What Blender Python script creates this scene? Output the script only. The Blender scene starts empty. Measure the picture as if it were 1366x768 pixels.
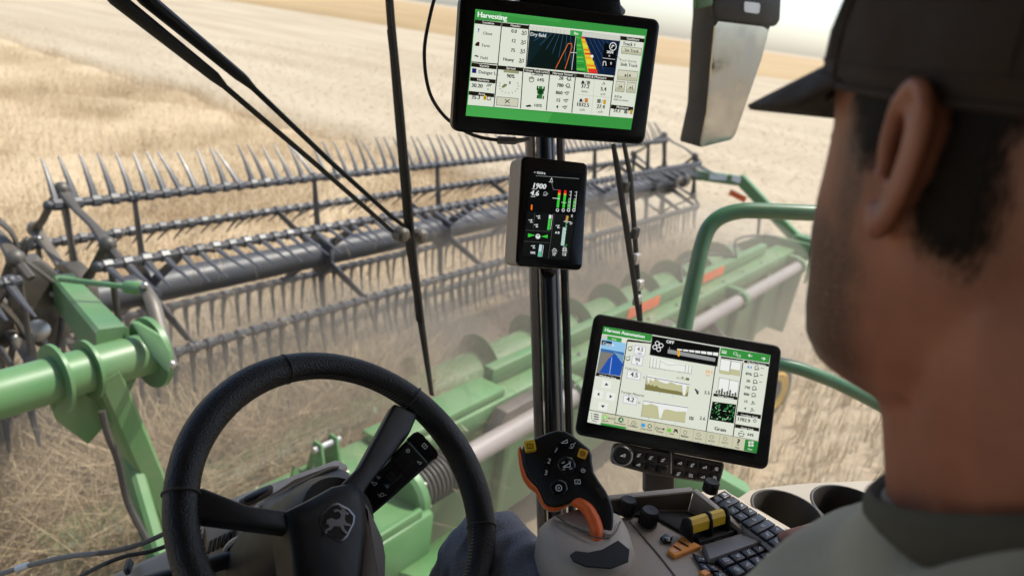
import bpy, bmesh, math, random
import numpy as np
from mathutils import Vector, Matrix, Euler, noise
random.seed(7); RNG = np.random.default_rng(7)
R = math.radians
S = bpy.context.scene
COL = S.collection
# ------------------------------------------------------------------ camera, sky, sun, exposure
EYE = Vector((0.0, 0.0, 3.4))
CAM_M = Matrix(((0.6014137, 0.19829006, -0.77393967), (-0.78822576, 0.30536323, -0.53427843), (0.13039062, 0.93136155, 0.33994697)))
cd = bpy.data.cameras.new("camera"); cam = bpy.data.objects.new("camera", cd); COL.objects.link(cam)
cam.matrix_world = Matrix.Translation(EYE) @ CAM_M.to_4x4()
cd.sensor_width = 36; cd.lens = 36 * 1000 / 1366; cd.clip_start = 0.02; cd.clip_end = 20000
cd.dof.use_dof = True; cd.dof.focus_distance = 1.0; cd.dof.aperture_fstop = 5.0
S.camera = cam
SUN_EL, SUN_AZ = R(60), R(115)          # azimuth measured clockwise from the vehicle's forward direction (+Y)
w = bpy.data.worlds.new("World"); S.world = w; w.use_nodes = True
nt = w.node_tree; bg = nt.nodes["Background"]
sky = nt.nodes.new("ShaderNodeTexSky"); sky.sky_type = 'NISHITA'; sky.sun_disc = False
sky.sun_elevation = SUN_EL; sky.sun_rotation = SUN_AZ; sky.dust_density = 2.2; sky.air_density = 0.8; sky.ozone_density = 0.4; sky.altitude = 300
nt.links.new(sky.outputs[0], bg.inputs[0]); bg.inputs[1].default_value = 0.15
sl = bpy.data.lights.new("sun", 'SUN'); sl.energy = 3.2; sl.angle = R(0.6); sl.color = (1, 0.95, 0.86)
sun = bpy.data.objects.new("sun", sl); COL.objects.link(sun)
sd = Vector((math.sin(SUN_AZ) * math.cos(SUN_EL), math.cos(SUN_AZ) * math.cos(SUN_EL), math.sin(SUN_EL)))
sun.rotation_euler = sd.to_track_quat('Z', 'Y').to_euler(); sun.location = (0, 0, 30)
S.view_settings.view_transform = 'Standard'; S.view_settings.look = 'None'
EXPOSURE = 0.80
S.view_settings.exposure = EXPOSURE; S.view_settings.gamma = 1
S.render.engine = 'CYCLES'; S.cycles.transparent_max_bounces = 24; S.cycles.max_bounces = 10

# ------------------------------------------------------------------ measuring helpers (photo pixel -> point in the place)
def ray(px, py): return CAM_M @ Vector(((px - 683) / 1000, -(py - 384) / 1000, -1.0))
def P(px, py, d): return EYE + ray(px, py) * d
def PY(px, py, y): r = ray(px, py); return EYE + r * (y / r.y)
def PZ(px, py, z): r = ray(px, py); return EYE + r * ((z - EYE.z) / r.z)
def PX(px, py, x): r = ray(px, py); return EYE + r * (x / r.x)
def PPL(px, py, o, n): r = ray(px, py); return EYE + r * ((o - EYE).dot(n) / r.dot(n))

# ------------------------------------------------------------------ materials
MATS = {}
def mat(name, col, rough=0.5, metal=0.0, var=0.12, scale=8.0, bump=0.0, bscale=60.0, spec=0.5, dirt=None, dirt_amt=0.35, dirt_scale=3.0, coat=0.0):
    if name in MATS: return MATS[name]
    m = bpy.data.materials.new(name); m.use_nodes = True; t = m.node_tree; N = t.nodes; L = t.links
    b = N["Principled BSDF"]
    tc = N.new("ShaderNodeTexCoord")
    nz = N.new("ShaderNodeTexNoise"); nz.inputs["Scale"].default_value = scale; nz.inputs["Detail"].default_value = 6
    L.new(tc.outputs["Object"], nz.inputs["Vector"])
    mx = N.new("ShaderNodeMix"); mx.data_type = 'RGBA'
    mx.inputs[6].default_value = tuple(max(0, c * (1 - var)) for c in col) + (1,); mx.inputs[7].default_value = tuple(min(1, c * (1 + var)) for c in col) + (1,)
    rp = N.new("ShaderNodeMapRange"); rp.inputs[1].default_value = 0.3; rp.inputs[2].default_value = 0.7
    L.new(nz.outputs[0], rp.inputs[0]); L.new(rp.outputs[0], mx.inputs[0])
    out = mx.outputs[2]
    if dirt:
        n2 = N.new("ShaderNodeTexNoise"); n2.inputs["Scale"].default_value = dirt_scale; n2.inputs["Detail"].default_value = 9; n2.inputs["Roughness"].default_value = 0.65
        L.new(tc.outputs["Object"], n2.inputs["Vector"])
        r2 = N.new("ShaderNodeMapRange"); r2.inputs[1].default_value = 0.42; r2.inputs[2].default_value = 0.72; r2.inputs[3].default_value = dirt_amt * 0.35; r2.inputs[4].default_value = dirt_amt
        L.new(n2.outputs[0], r2.inputs[0])
        m2 = N.new("ShaderNodeMix"); m2.data_type = 'RGBA'; m2.inputs[7].default_value = tuple(dirt) + (1,)
        L.new(r2.outputs[0], m2.inputs[0]); L.new(out, m2.inputs[6]); out = m2.outputs[2]
    L.new(out, b.inputs["Base Color"])
    rr = N.new("ShaderNodeMapRange"); rr.inputs[1].default_value = 0.3; rr.inputs[2].default_value = 0.7; rr.inputs[3].default_value = max(0.02, rough * 0.85); rr.inputs[4].default_value = min(1, rough * 1.15)
    L.new(nz.outputs[0], rr.inputs[0]); L.new(rr.outputs[0], b.inputs["Roughness"])
    b.inputs["Metallic"].default_value = metal; b.inputs["Specular IOR Level"].default_value = spec
    if coat: b.inputs["Coat Weight"].default_value = coat; b.inputs["Coat Roughness"].default_value = 0.15
    if bump:
        n3 = N.new("ShaderNodeTexNoise"); n3.inputs["Scale"].default_value = bscale; n3.inputs["Detail"].default_value = 4
        L.new(tc.outputs["Object"], n3.inputs["Vector"])
        bp = N.new("ShaderNodeBump"); bp.inputs["Strength"].default_value = bump; bp.inputs["Distance"].default_value = 0.01
        L.new(n3.outputs[0], bp.inputs["Height"]); L.new(bp.outputs[0], b.inputs["Normal"])
    MATS[name] = m; return m

DUST = (0.42, 0.35, 0.26)
GREEN = mat("green_paint", (0.045, 0.19, 0.05), 0.42, var=0.15, scale=2, dirt=DUST, dirt_amt=0.30, dirt_scale=2.2, bump=0.04, bscale=30)
GREEN2 = mat("green_rail_paint", (0.012, 0.105, 0.032), 0.32, var=0.1, scale=6, dirt=DUST, dirt_amt=0.12)
REEL = mat("reel_grey_paint", (0.033, 0.036, 0.044), 0.45, var=0.25, scale=4, dirt=DUST, dirt_amt=0.07, dirt_scale=3)
TINE = mat("tine_plastic", (0.040, 0.043, 0.051), 0.42, var=0.25, scale=10, dirt=DUST, dirt_amt=0.08)
STEEL = mat("worn_steel", (0.45, 0.44, 0.42), 0.35, metal=0.8, var=0.2, scale=20, dirt=DUST, dirt_amt=0.3)
SHAFT = mat("shaft_grey", (0.25, 0.225, 0.215), 0.45, metal=0.0, var=0.12, scale=5, dirt=DUST, dirt_amt=0.3)
RUBBER = mat("black_rubber", (0.018, 0.018, 0.018), 0.6, var=0.25, scale=20, dirt=DUST, dirt_amt=0.12)
DARKMET = mat("dark_metal", (0.03, 0.03, 0.03), 0.45, metal=0.2, var=0.3, scale=8, dirt=DUST, dirt_amt=0.35)
ORANGE_RF = mat("orange_reflector", (0.85, 0.12, 0.02), 0.3)
LABELW = mat("decal_white", (0.75, 0.75, 0.72), 0.4)
YELLOW_RIM = mat("yellow_rim", (0.75, 0.42, 0.02), 0.4, dirt=DUST, dirt_amt=0.3)
BLACKP = mat("black_plastic", (0.008, 0.0072, 0.0066), 0.45, var=0.2, scale=30, bump=0.08, bscale=900, spec=0.35)
GLOSSB = mat("gloss_black", (0.006, 0.006, 0.007), 0.18, var=0.2, scale=10, dirt=(0.2, 0.19, 0.17), dirt_amt=0.03, dirt_scale=40)
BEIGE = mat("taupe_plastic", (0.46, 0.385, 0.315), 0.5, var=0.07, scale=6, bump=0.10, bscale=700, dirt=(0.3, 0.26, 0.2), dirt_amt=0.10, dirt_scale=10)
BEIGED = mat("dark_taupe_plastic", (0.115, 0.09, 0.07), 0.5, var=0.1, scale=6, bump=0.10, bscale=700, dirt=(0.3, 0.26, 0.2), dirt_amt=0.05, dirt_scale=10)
LEATHER = mat("black_leather", (0.0095, 0.008, 0.007), 0.45, var=0.25, scale=30, bump=0.28, bscale=420, spec=0.38)
WIPERB = mat("wiper_black", (0.006, 0.006, 0.006), 0.55, spec=.25)
WHITEMARK = mat("white_print", (0.8, 0.8, 0.8), 0.5, var=0.02)
SILVER = mat("silver_print", (0.45, 0.45, 0.45), 0.3, metal=0.6, var=0.05)
YELLOWB = mat("yellow_button", (0.80, 0.50, 0.02), 0.4, var=0.05)
AMBERB = mat("amber_button", (0.82, 0.40, 0.03), 0.4, var=0.05)
ORANGEB = mat("orange_grip", (0.90, 0.15, 0.018), 0.45, var=0.06, bump=0.1, bscale=500)
ORANGEK = mat("orange_button", (0.92, 0.33, 0.05), 0.45, var=0.05)
KEYB = mat("blue_black_key", (0.018, 0.02, 0.027), 0.4, var=0.15, scale=30)

# ------------------------------------------------------------------ mesh builder
class MB:
    def __init__(s): s.v = []; s.f = []; s.m = []; s.mats = []
    def mi(s, m):
        if m not in s.mats: s.mats.append(m)
        return s.mats.index(m)
    def add(s, vs, fs, m):
        o = len(s.v); i = s.mi(m); s.v += [tuple(v) for v in vs]
        for f in fs: s.f.append([o + k for k in f]); s.m.append(i)
    def bm(s, b, m, M=None):
        b.verts.ensure_lookup_table(); b.verts.index_update()
        vs = [(M @ v.co) if M else v.co.copy() for v in b.verts]
        s.add(vs, [[v.index for v in f.verts] for f in b.faces], m); b.free()
    def box(s, c, size, m, M=None, bev=0.0, seg=2, taper=1.0):
        b = bmesh.new(); bmesh.ops.create_cube(b, size=1.0)
        for v in b.verts:
            k = taper if v.co.z > 0 else 1.0
            v.co = Vector((v.co.x * size[0] * k, v.co.y * size[1] * k, v.co.z * size[2]))
        if bev: bmesh.ops.bevel(b, geom=list(b.edges), offset=bev, segments=seg, affect='EDGES', profile=0.5)
        T = Matrix.Translation(Vector(c))
        if M is not None: T = T @ M.to_4x4()
        s.bm(b, m, T)
    def tube(s, pts, r, m, seg=12, closed=False, cap=True, flat=1.0, up=None, smooth=0):
        pts = [Vector(p) for p in pts]
        rs = list(r) if hasattr(r, '__len__') else [r] * len(pts)
        if smooth:
            pts, rs = spline(pts, rs, smooth, closed)
        n = len(pts); vs = []; fs = []
        nrm = None
        for i, p in enumerate(pts):
            a = pts[(i - 1) % n] if (closed or i > 0) else p
            c = pts[(i + 1) % n] if (closed or i < n - 1) else p
            t = (c - a).normalized()
            if nrm is None:
                u = Vector(up) if up is not None else (Vector((0, 0, 1)) if abs(t.z) < 0.9 else Vector((1, 0, 0)))
                nrm = (u - t * u.dot(t)).normalized()
            else:
                nrm = (nrm - t * nrm.dot(t)).normalized()
            bn = t.cross(nrm)
            for k in range(seg):
                an = 2 * math.pi * k / seg
                vs.append(p + (nrm * math.cos(an) * flat + bn * math.sin(an)) * rs[i])
        for i in range(n if closed else n - 1):
            j = (i + 1) % n
            for k in range(seg):
                l = (k + 1) % seg
                fs.append([i * seg + k, i * seg + l, j * seg + l, j * seg + k])
        if cap and not closed:
            fs.append(list(range(seg))[::-1]); fs.append([(n - 1) * seg + k for k in range(seg)])
        s.add(vs, fs, m)
    def lathe(s, c, axis, prof, m, seg=32, cap=True):
        # prof: list of (radius, distance along axis)
        a = Vector(axis).normalized(); q = a.to_track_quat('Z', 'Y').to_matrix(); c = Vector(c); vs = []; fs = []
        for (r, h) in prof:
            for k in range(seg):
                an = 2 * math.pi * k / seg
                vs.append(c + q @ Vector((r * math.cos(an), r * math.sin(an), h)))
        for i in range(len(prof) - 1):
            for k in range(seg):
                l = (k + 1) % seg; fs.append([i * seg + k, i * seg + l, (i + 1) * seg + l, (i + 1) * seg + k])
        if cap and prof[0][0] > 1e-5: fs.append(list(range(seg))[::-1])
        if cap and prof[-1][0] > 1e-5: fs.append([(len(prof) - 1) * seg + k for k in range(seg)])
        s.add(vs, fs, m)
    def prism(s, pts, d, m, bev=0.0, seg=2):
        # polygon of 3D points extruded by vector d
        b = bmesh.new(); pts = [Vector(p) for p in pts]; d = Vector(d)
        a = [b.verts.new(p) for p in pts]; c = [b.verts.new(p + d) for p in pts]; n = len(pts)
        b.faces.new(a[::-1]); b.faces.new(c)
        for i in range(n): b.faces.new([a[i], a[(i + 1) % n], c[(i + 1) % n], c[i]])
        bmesh.ops.recalc_face_normals(b, faces=list(b.faces))
        if bev: bmesh.ops.bevel(b, geom=list(b.edges), offset=bev, segments=seg, affect='EDGES', profile=0.5)
        s.bm(b, m)
    def loft(s, rings, m, cap=True, closed=True):
        n = len(rings[0]); vs = [p for r in rings for p in r]; fs = []
        for i in range(len(rings) - 1):
            for k in range(n if closed else n - 1):
                l = (k + 1) % n; fs.append([i * n + k, i * n + l, (i + 1) * n + l, (i + 1) * n + k])
        if cap and closed: fs.append(list(range(n))[::-1]); fs.append([(len(rings) - 1) * n + k for k in range(n)])
        s.add(vs, fs, m)
    def ball(s, c, rad, m, seg=16, M=None):
        b = bmesh.new(); bmesh.ops.create_uvsphere(b, u_segments=seg, v_segments=seg // 2 + 2, radius=1.0)
        rad = rad if hasattr(rad, '__len__') else (rad,) * 3
        T = Matrix.Translation(Vector(c)) @ (M.to_4x4() if M is not None else Matrix.Identity(4)) @ Matrix.Diagonal((*rad, 1))
        s.bm(b, m, T)
    def mesh(s, name, smooth=35):
        me = bpy.data.meshes.new(name); me.from_pydata(s.v, [], s.f)
        for m in s.mats: me.materials.append(m)
        me.polygons.foreach_set("material_index", s.m)
        if smooth:
            me.polygons.foreach_set("use_smooth", [True] * len(me.polygons)); me.update()
            b = bmesh.new(); b.from_mesh(me); bmesh.ops.recalc_face_normals(b, faces=list(b.faces)); b.to_mesh(me); b.free()
            me.set_sharp_from_angle(angle=R(smooth))
        me.update(); return me
    def build(s, name, parent=None, smooth=35, origin=None, **kw):
        if origin is not None:
            o_ = Vector(origin); s.v = [tuple(Vector(v) - o_) for v in s.v]
        ob = link(name, s.mesh(name, smooth), parent)
        if origin is not None: put(ob, origin)
        for k, v in kw.items(): ob[k] = v
        return ob
def spline(pts, rs, k, closed=False):
    n = len(pts); P2 = []; R2 = []
    for i in range(n if closed else n - 1):
        p0 = pts[(i - 1) % n] if (closed or i > 0) else pts[i]; p1 = pts[i]; p2 = pts[(i + 1) % n]
        p3 = pts[(i + 2) % n] if (closed or i + 2 < n) else p2
        for j in range(k):
            t = j / k
            P2.append(0.5 * ((2 * p1) + (p2 - p0) * t + (2 * p0 - 5 * p1 + 4 * p2 - p3) * t * t + (3 * p1 - p0 - 3 * p2 + p3) * t ** 3))
            R2.append(rs[i] * (1 - t) + rs[(i + 1) % n] * t)
    if not closed: P2.append(pts[-1]); R2.append(rs[-1])
    return P2, R2
def link(name, data, parent=None):
    ob = bpy.data.objects.new(name, data); COL.objects.link(ob)
    if parent: ob.parent = parent
    if parent is not None and parent.get('_wl') is not None:
        pass
    return ob
WORLD_INV = {}
def put(ob, loc): ob.location = Vector(loc) - (Vector(ORIG.get(ob.parent.name, (0, 0, 0))) if ob.parent else Vector((0, 0, 0)))
ORIG = {}
def thing(name, label, cat, loc=(0, 0, 0), group=None):
    ob = bpy.data.objects.new(name, None); COL.objects.link(ob); ob.empty_display_size = 0.05
    ob.location = loc; ORIG[ob.name] = tuple(loc)
    ob['label'] = label; ob['category'] = cat
    if group: ob['group'] = group
    return ob
def part(mb, name, parent, smooth=35, **kw):
    # mesh given in world coordinates, stored relative to the thing it belongs to
    o = Vector(ORIG.get(parent.name, (0, 0, 0)))
    if o.length: mb.v = [tuple(Vector(v) - o) for v in mb.v]
    ob = link(name, mb.mesh(name, smooth), parent)
    ORIG[ob.name] = tuple(o)
    for k, v in kw.items(): ob[k] = v
    return ob
def inst(name, me, parent, M):
    # shared-mesh piece; M is its world matrix
    ob = link(name, me, parent); o = Vector(ORIG.get(parent.name, (0, 0, 0)))
    ob.matrix_local = Matrix.Translation(-o) @ M; return ob
def frame(o, x, y, z):
    return Matrix(((x[0], y[0], z[0], o[0]), (x[1], y[1], z[1], o[1]), (x[2], y[2], z[2], o[2]), (0, 0, 0, 1)))
# text as mesh triangles, from the built-in font
_TX = {}
def text_tris(s):
    if s not in _TX:
        c = bpy.data.curves.new("glyphs", 'FONT'); c.body = s; c.size = 1.0; c.resolution_u = 2
        o = bpy.data.objects.new("glyphs", c); COL.objects.link(o)
        dg = bpy.context.evaluated_depsgraph_get(); me = o.evaluated_get(dg).to_mesh()
        vs = [(v.co.x, v.co.y) for v in me.vertices]; fs = [list(p.vertices) for p in me.polygons]
        bpy.data.objects.remove(o); bpy.data.curves.remove(c)
        _TX[s] = (vs, fs)
    return _TX[s]
# ================================================================== ground, fields
def field_mat():
    m = bpy.data.materials.new("stubble_ground"); m.use_nodes = True; t = m.node_tree; N = t.nodes; L = t.links; b = N["Principled BSDF"]
    g = N.new("ShaderNodeNewGeometry"); mp = N.new("ShaderNodeMapping"); mp.inputs["Scale"].default_value = (1, 0.25, 1)
    L.new(g.outputs["Position"], mp.inputs[0])
    n1 = N.new("ShaderNodeTexNoise"); n1.inputs["Scale"].default_value = 0.35; n1.inputs["Detail"].default_value = 8; L.new(mp.outputs[0], n1.inputs["Vector"])
    n2 = N.new("ShaderNodeTexNoise"); n2.inputs["Scale"].default_value = 14; n2.inputs["Detail"].default_value = 5; L.new(mp.outputs[0], n2.inputs["Vector"])
    wv = N.new("ShaderNodeTexWave"); wv.inputs["Scale"].default_value = 0.8; wv.inputs["Distortion"].default_value = 2.5; wv.inputs["Detail"].default_value = 3; L.new(g.outputs["Position"], wv.inputs["Vector"])
    c1 = N.new("ShaderNodeValToRGB"); e = c1.color_ramp.elements
    e[0].position = 0.3; e[0].color = (0.30, 0.235, 0.155, 1); e[1].position = 0.72; e[1].color = (0.50, 0.425, 0.31, 1)
    ad = N.new("ShaderNodeMath"); ad.operation = 'MULTIPLY_ADD'; ad.inputs[1].default_value = 0.45
    L.new(n2.outputs[0], ad.inputs[0]); 
    a2 = N.new("ShaderNodeMath"); a2.operation = 'MULTIPLY_ADD'; a2.inputs[1].default_value = 0.5; L.new(n1.outputs[0], a2.inputs[0])
    a3 = N.new("ShaderNodeMath"); a3.operation = 'MULTIPLY'; a3.inputs[1].default_value = 0.12; L.new(wv.outputs["Fac"], a3.inputs[0]); L.new(a3.outputs[0], a2.inputs[2])
    L.new(a2.outputs[0], ad.inputs[2]); L.new(ad.outputs[0], c1.inputs[0]); L.new(c1.outputs[0], b.inputs["Base Color"])
    b.inputs["Roughness"].default_value = 0.9; b.inputs["Specular IOR Level"].default_value = 0.1
    bp = N.new("ShaderNodeBump"); bp.inputs["Strength"].default_value = 0.6; bp.inputs["Distance"].default_value = 0.05; L.new(n2.outputs[0], bp.inputs["Height"]); L.new(bp.outputs[0], b.inputs["Normal"])
    return m
def straw_mat(name, ca, cb, cc, sc=0.6):
    m = bpy.data.materials.new(name); m.use_nodes = True; t = m.node_tree; N = t.nodes; L = t.links; b = N["Principled BSDF"]
    g = N.new("ShaderNodeNewGeometry"); n1 = N.new("ShaderNodeTexNoise"); n1.inputs["Scale"].default_value = sc; n1.inputs["Detail"].default_value = 7; n1.inputs["Roughness"].default_value = 0.6
    L.new(g.outputs["Position"], n1.inputs["Vector"])
    rd = N.new("ShaderNodeMath"); rd.operation = 'MULTIPLY_ADD'; rd.inputs[1].default_value = 0.35; L.new(g.outputs["Random Per Island"], rd.inputs[0])
    ml = N.new("ShaderNodeMath"); ml.operation = 'MULTIPLY'; ml.inputs[1].default_value = 0.75; L.new(n1.outputs[0], ml.inputs[0]); L.new(ml.outputs[0], rd.inputs[2])
    cr = N.new("ShaderNodeValToRGB"); e = cr.color_ramp.elements; e[0].position = 0.28; e[0].color = (*ca, 1); e[1].position = 0.8; e[1].color = (*cc, 1)
    k = cr.color_ramp.elements.new(0.52); k.color = (*cb, 1)
    L.new(rd.outputs[0], cr.inputs[0]); L.new(cr.outputs[0], b.inputs["Base Color"]); b.inputs["Roughness"].default_value = 0.75; b.inputs["Specular IOR Level"].default_value = 0.2
    return m
GROUND = field_mat()
mb = MB(); N_ = 40
mb.add([(-4000, -4000, 0), (4000, -4000, 0), (4000, 4000, 0), (-4000, 4000, 0)], [[0, 1, 2, 3]], GROUND)
mb.build("ground", kind="structure")
CROPM = straw_mat("ripe_crop", (0.31, 0.225, 0.13), (0.46, 0.35, 0.215), (0.59, 0.47, 0.31), 0.55)
STUBM = straw_mat("stubble_straw", (0.36, 0.28, 0.18), (0.58, 0.48, 0.33), (0.74, 0.64, 0.48), 0.8)
FARM = straw_mat("far_crop", (0.27, 0.18, 0.085), (0.38, 0.265, 0.135), (0.46, 0.33, 0.18), 0.05)
CROP_X = 10.2; CROP_Z = 0.8
# canopy of the standing crop: an undulating sheet that carries the straw
nx, ny = 90, 150
xs = np.linspace(-30, CROP_X, nx); ys = 3.55 + (np.linspace(0, 1, ny) ** 2.2) * 170
vs = []; fs = []
for j, y in enumerate(ys):
    for i, x in enumerate(xs):
        h = CROP_Z - 0.10 + 0.16 * noise.noise(Vector((x * 0.55, y * 0.55, 0))) + 0.10 * noise.noise(Vector((x * 1.9, y * 1.9, 3)))
        if y < 4.2: h *= max(0.12, (y - 3.5) / 0.7)
        ex = (CROP_X - x); 
        if ex < 0.5: h *= max(0.05, ex / 0.5)
        vs.append((x, y, max(0.03, h)))
for j in range(ny - 1):
    for i in range(nx - 1): fs.append([j * nx + i, j * nx + i + 1, (j + 1) * nx + i + 1, (j + 1) * nx + i])
mb = MB(); mb.add(vs, fs, CROPM); mb.build("standing_crop_bed", smooth=180, kind="structure")
# far field of uncut crop beyond the stubble
mb = MB()
edge = [(-60, 190), (0, 150), (65, 97), (72, 60), (88, 45), (108, 32), (150, 5), (260, -60)]
edge = [Vector((a, b, 0)) for a, b in edge]
vs = []; fs = []
for i, e in enumerate(edge):
    o = Vector((e.x, e.y, 0)).normalized()
    vs += [e, e + o * 1.5 + Vector((0, 0, 0.9)), e + o * 300 + Vector((0, 0, 1.6)), e + o * 900 + Vector((0, 0, 0.5))]
for i in range(len(edge) - 1):
    for k in range(3): fs.append([i * 4 + k, i * 4 + k + 1, i * 4 + k + 5, i * 4 + k + 4])
mb.add(vs, fs, FARM); mb.build("far_crop_field", smooth=180, kind="structure")

def blades(n, spread, h0, h1, wd, lean, mt, bent=0.3, heads=False):
    mb = MB()
    for _ in range(n):
        a = random.uniform(0, 6.283); r = spread * math.sqrt(random.random()); x, y = r * math.cos(a), r * math.sin(a)
        h = random.uniform(h0, h1); d = random.uniform(0, 6.283); ln = random.uniform(0, lean); ww = wd * random.uniform(0.7, 1.3)
        ux, uy = math.cos(d + 1.57) * ww, math.sin(d + 1.57) * ww
        p = []
        for k in range(3):
            t = k / 2; off = ln * h * (t + bent * t * t * 2)
            zz = h * (t - bent * ln * t * t)
            p.append((x + math.cos(d) * off, y + math.sin(d) * off, zz))
        vs = []
        for k, q in enumerate(p):
            f = (1, 0.8, 0.35)[k]; vs += [(q[0] - ux * f, q[1] - uy * f, q[2]), (q[0] + ux * f, q[1] + uy * f, q[2])]
        fs = [[0, 1, 3, 2], [2, 3, 5, 4]]
        if heads:
            q = p[2]; e = 0.045
            vs += [(q[0] - ux * 2.4, q[1] - uy * 2.4, q[2] + 0.01), (q[0] + ux * 2.4, q[1] + uy * 2.4, q[2] + 0.01), (q[0] + math.cos(d) * e * 0.7, q[1] + math.sin(d) * e * 0.7, q[2] + e)]
            fs.append([6, 7, 8])
        mb.add(vs, fs, mt)
    return mb
def scatter(name, mb, patches, tilt, smin, smax, rows=False, seed=0):
    """the object's own mesh is one tuft; geometry nodes repeat it over rectangular patches (x0,x1,y0,y1,z,density)"""
    ob = mb.build(name, smooth=0, kind="stuff")
    ng = bpy.data.node_groups.new(name + "_nodes", 'GeometryNodeTree')
    ng.interface.new_socket("Geometry", in_out='INPUT', socket_type='NodeSocketGeometry'); ng.interface.new_socket("Geometry", in_out='OUTPUT', socket_type='NodeSocketGeometry')
    N = ng.nodes; L = ng.links; gi = N.new("NodeGroupInput"); go = N.new("NodeGroupOutput"); jn = N.new("GeometryNodeJoinGeometry")
    for q, (x0, x1, y0, y1, z, dens) in enumerate(patches):
        gr = N.new("GeometryNodeMeshGrid"); gr.inputs[0].default_value = x1 - x0; gr.inputs[1].default_value = y1 - y0
        tr = N.new("GeometryNodeTransform"); tr.inputs["Translation"].default_value = ((x0 + x1) / 2, (y0 + y1) / 2, z)
        ip = N.new("GeometryNodeInstanceOnPoints")
        if rows:
            gr.inputs[2].default_value = max(2, int((x1 - x0) / rows)); gr.inputs[3].default_value = max(2, int((y1 - y0) * dens))
            L.new(gr.outputs[0], tr.inputs[0])
            sp = N.new("GeometryNodeSetPosition"); rv = N.new("FunctionNodeRandomValue"); rv.data_type = 'FLOAT_VECTOR'
            jt = rows * .42; rv.inputs[0].default_value = (-jt, -jt * 2, 0); rv.inputs[1].default_value = (jt, jt * 2, 0)
            L.new(tr.outputs[0], sp.inputs[0]); L.new(rv.outputs[0], sp.inputs["Offset"]); L.new(sp.outputs[0], ip.inputs["Points"])
        else:
            gr.inputs[2].default_value = 2; gr.inputs[3].default_value = 2
            L.new(gr.outputs[0], tr.inputs[0])
            dp = N.new("GeometryNodeDistributePointsOnFaces"); dp.inputs["Density"].default_value = dens; dp.inputs["Seed"].default_value = seed + q
            L.new(tr.outputs[0], dp.inputs[0]); L.new(dp.outputs[0], ip.inputs["Points"])
        L.new(gi.outputs[0], ip.inputs["Instance"])
        rr = N.new("FunctionNodeRandomValue"); rr.data_type = 'FLOAT_VECTOR'; rr.inputs[0].default_value = (-tilt, -tilt, 0); rr.inputs[1].default_value = (tilt, tilt, 6.283); rr.inputs["Seed"].default_value = seed + 5 + q
        L.new(rr.outputs[0], ip.inputs["Rotation"])
        rs = N.new("FunctionNodeRandomValue"); rs.data_type = 'FLOAT'; rs.inputs[2].default_value = smin; rs.inputs[3].default_value = smax; rs.inputs["Seed"].default_value = seed + 9 + q
        L.new(rs.outputs[1], ip.inputs["Scale"])
        L.new(ip.outputs[0], jn.inputs[0])
    L.new(jn.outputs[0], go.inputs[0])
    md = ob.modifiers.new("scatter", 'NODES'); md.node_group = ng
    return ob
scatter("crop_straw", blades(80, 0.22, 0.55, 0.92, 0.0019, 0.85, CROPM, heads=True), [(-4, CROP_X - .1, 3.55, 9, 0, 34), (-9, CROP_X - .1, 9, 18, 0, 16), (-20, CROP_X - .1, 18, 45, 0, 5)], 0.25, 0.8, 1.2, seed=1)
scatter("stubble_near", blades(8, 0.07, 0.18, 0.40, 0.0042, 0.25, STUBM), [(2.5, 13.4, -3.5, 1.75, 0, 6.5)], 0.15, 0.7, 1.25, rows=0.24, seed=20)
scatter("stubble_mid", blades(12, 0.10, 0.04, 0.11, 0.003, 0.5, STUBM), [(CROP_X - .6, 40, 2.2, 40, 0, 2.2), (13, 40, -6, 2.2, 0, 2.2)], 0.15, 0.7, 1.2, rows=0.42, seed=40)
scatter("fed_straw", blades(90, 0.2, 0.10, 0.30, 0.0016, 2.2, CROPM, bent=.15), [(-4, 3.1, 2.66, 3.6, 1.0, 150), (3.1, 8.7, 3.02, 3.6, .55, 60)], 0.5, 0.8, 1.3, seed=80)
scatter("loose_chaff", blades(40, 0.35, 0.01, 0.05, 0.002, 5.0, STUBM, bent=0.1), [(2.0, 13.4, -4, 2.6, 0.02, 2.5), (CROP_X, 24, 3.4, 16, 0.03, 4)], 0.1, 0.7, 1.4, seed=60)

SOIL = mat("chaffy_soil", (0.24, 0.185, 0.125), .95, var=.35, scale=9, bump=.8, bscale=25, dirt=(.40, .32, .22), dirt_amt=.7, dirt_scale=1.3)
mb = MB(); mb.add([(-30, -30, .004), (13.5, -30, .004), (13.5, 2.8, .004), (-30, 2.8, .004)], [[0, 1, 2, 3]], SOIL); mb.build("cut_strip", kind="structure")
# ================================================================== harvester header outside the windscreen
HD = thing("harvester_header", "wide green grain header with auger, grey drive shaft and long back sheet", "harvester header", (1.3, 2.3, 0))
XR = 8.85
def bx(m, x0, x1, y0, y1, z0, z1, mt, bev=0.01): m.box(((x0 + x1) / 2, (y0 + y1) / 2, (z0 + z1) / 2), (x1 - x0, y1 - y0, z1 - z0), mt, bev=bev)
# back sheet with pressed ribs
mb = MB(); bx(mb, 1.9, XR, 2.26, 2.29, 0.30, 1.16, GREEN, 0)
part(mb, "back_sheet", HD)
for x in np.arange(2.6, XR, 0.78):
    m = MB(); m.box((x, 2.225, 0.72), (0.07, 0.07, 0.80), GREEN, bev=0.015); part(m, "back_rib", HD)
mb = MB(); bx(mb, 1.35, XR, 2.20, 2.43, 1.14, 1.28, GREEN, 0.02); part(mb, "top_beam", HD)
mb = MB(); bx(mb, 1.35, 2.3, 2.13, 2.19, 1.02, 1.16, GREEN, 0.02); part(mb, "rear_beam", HD)
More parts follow.
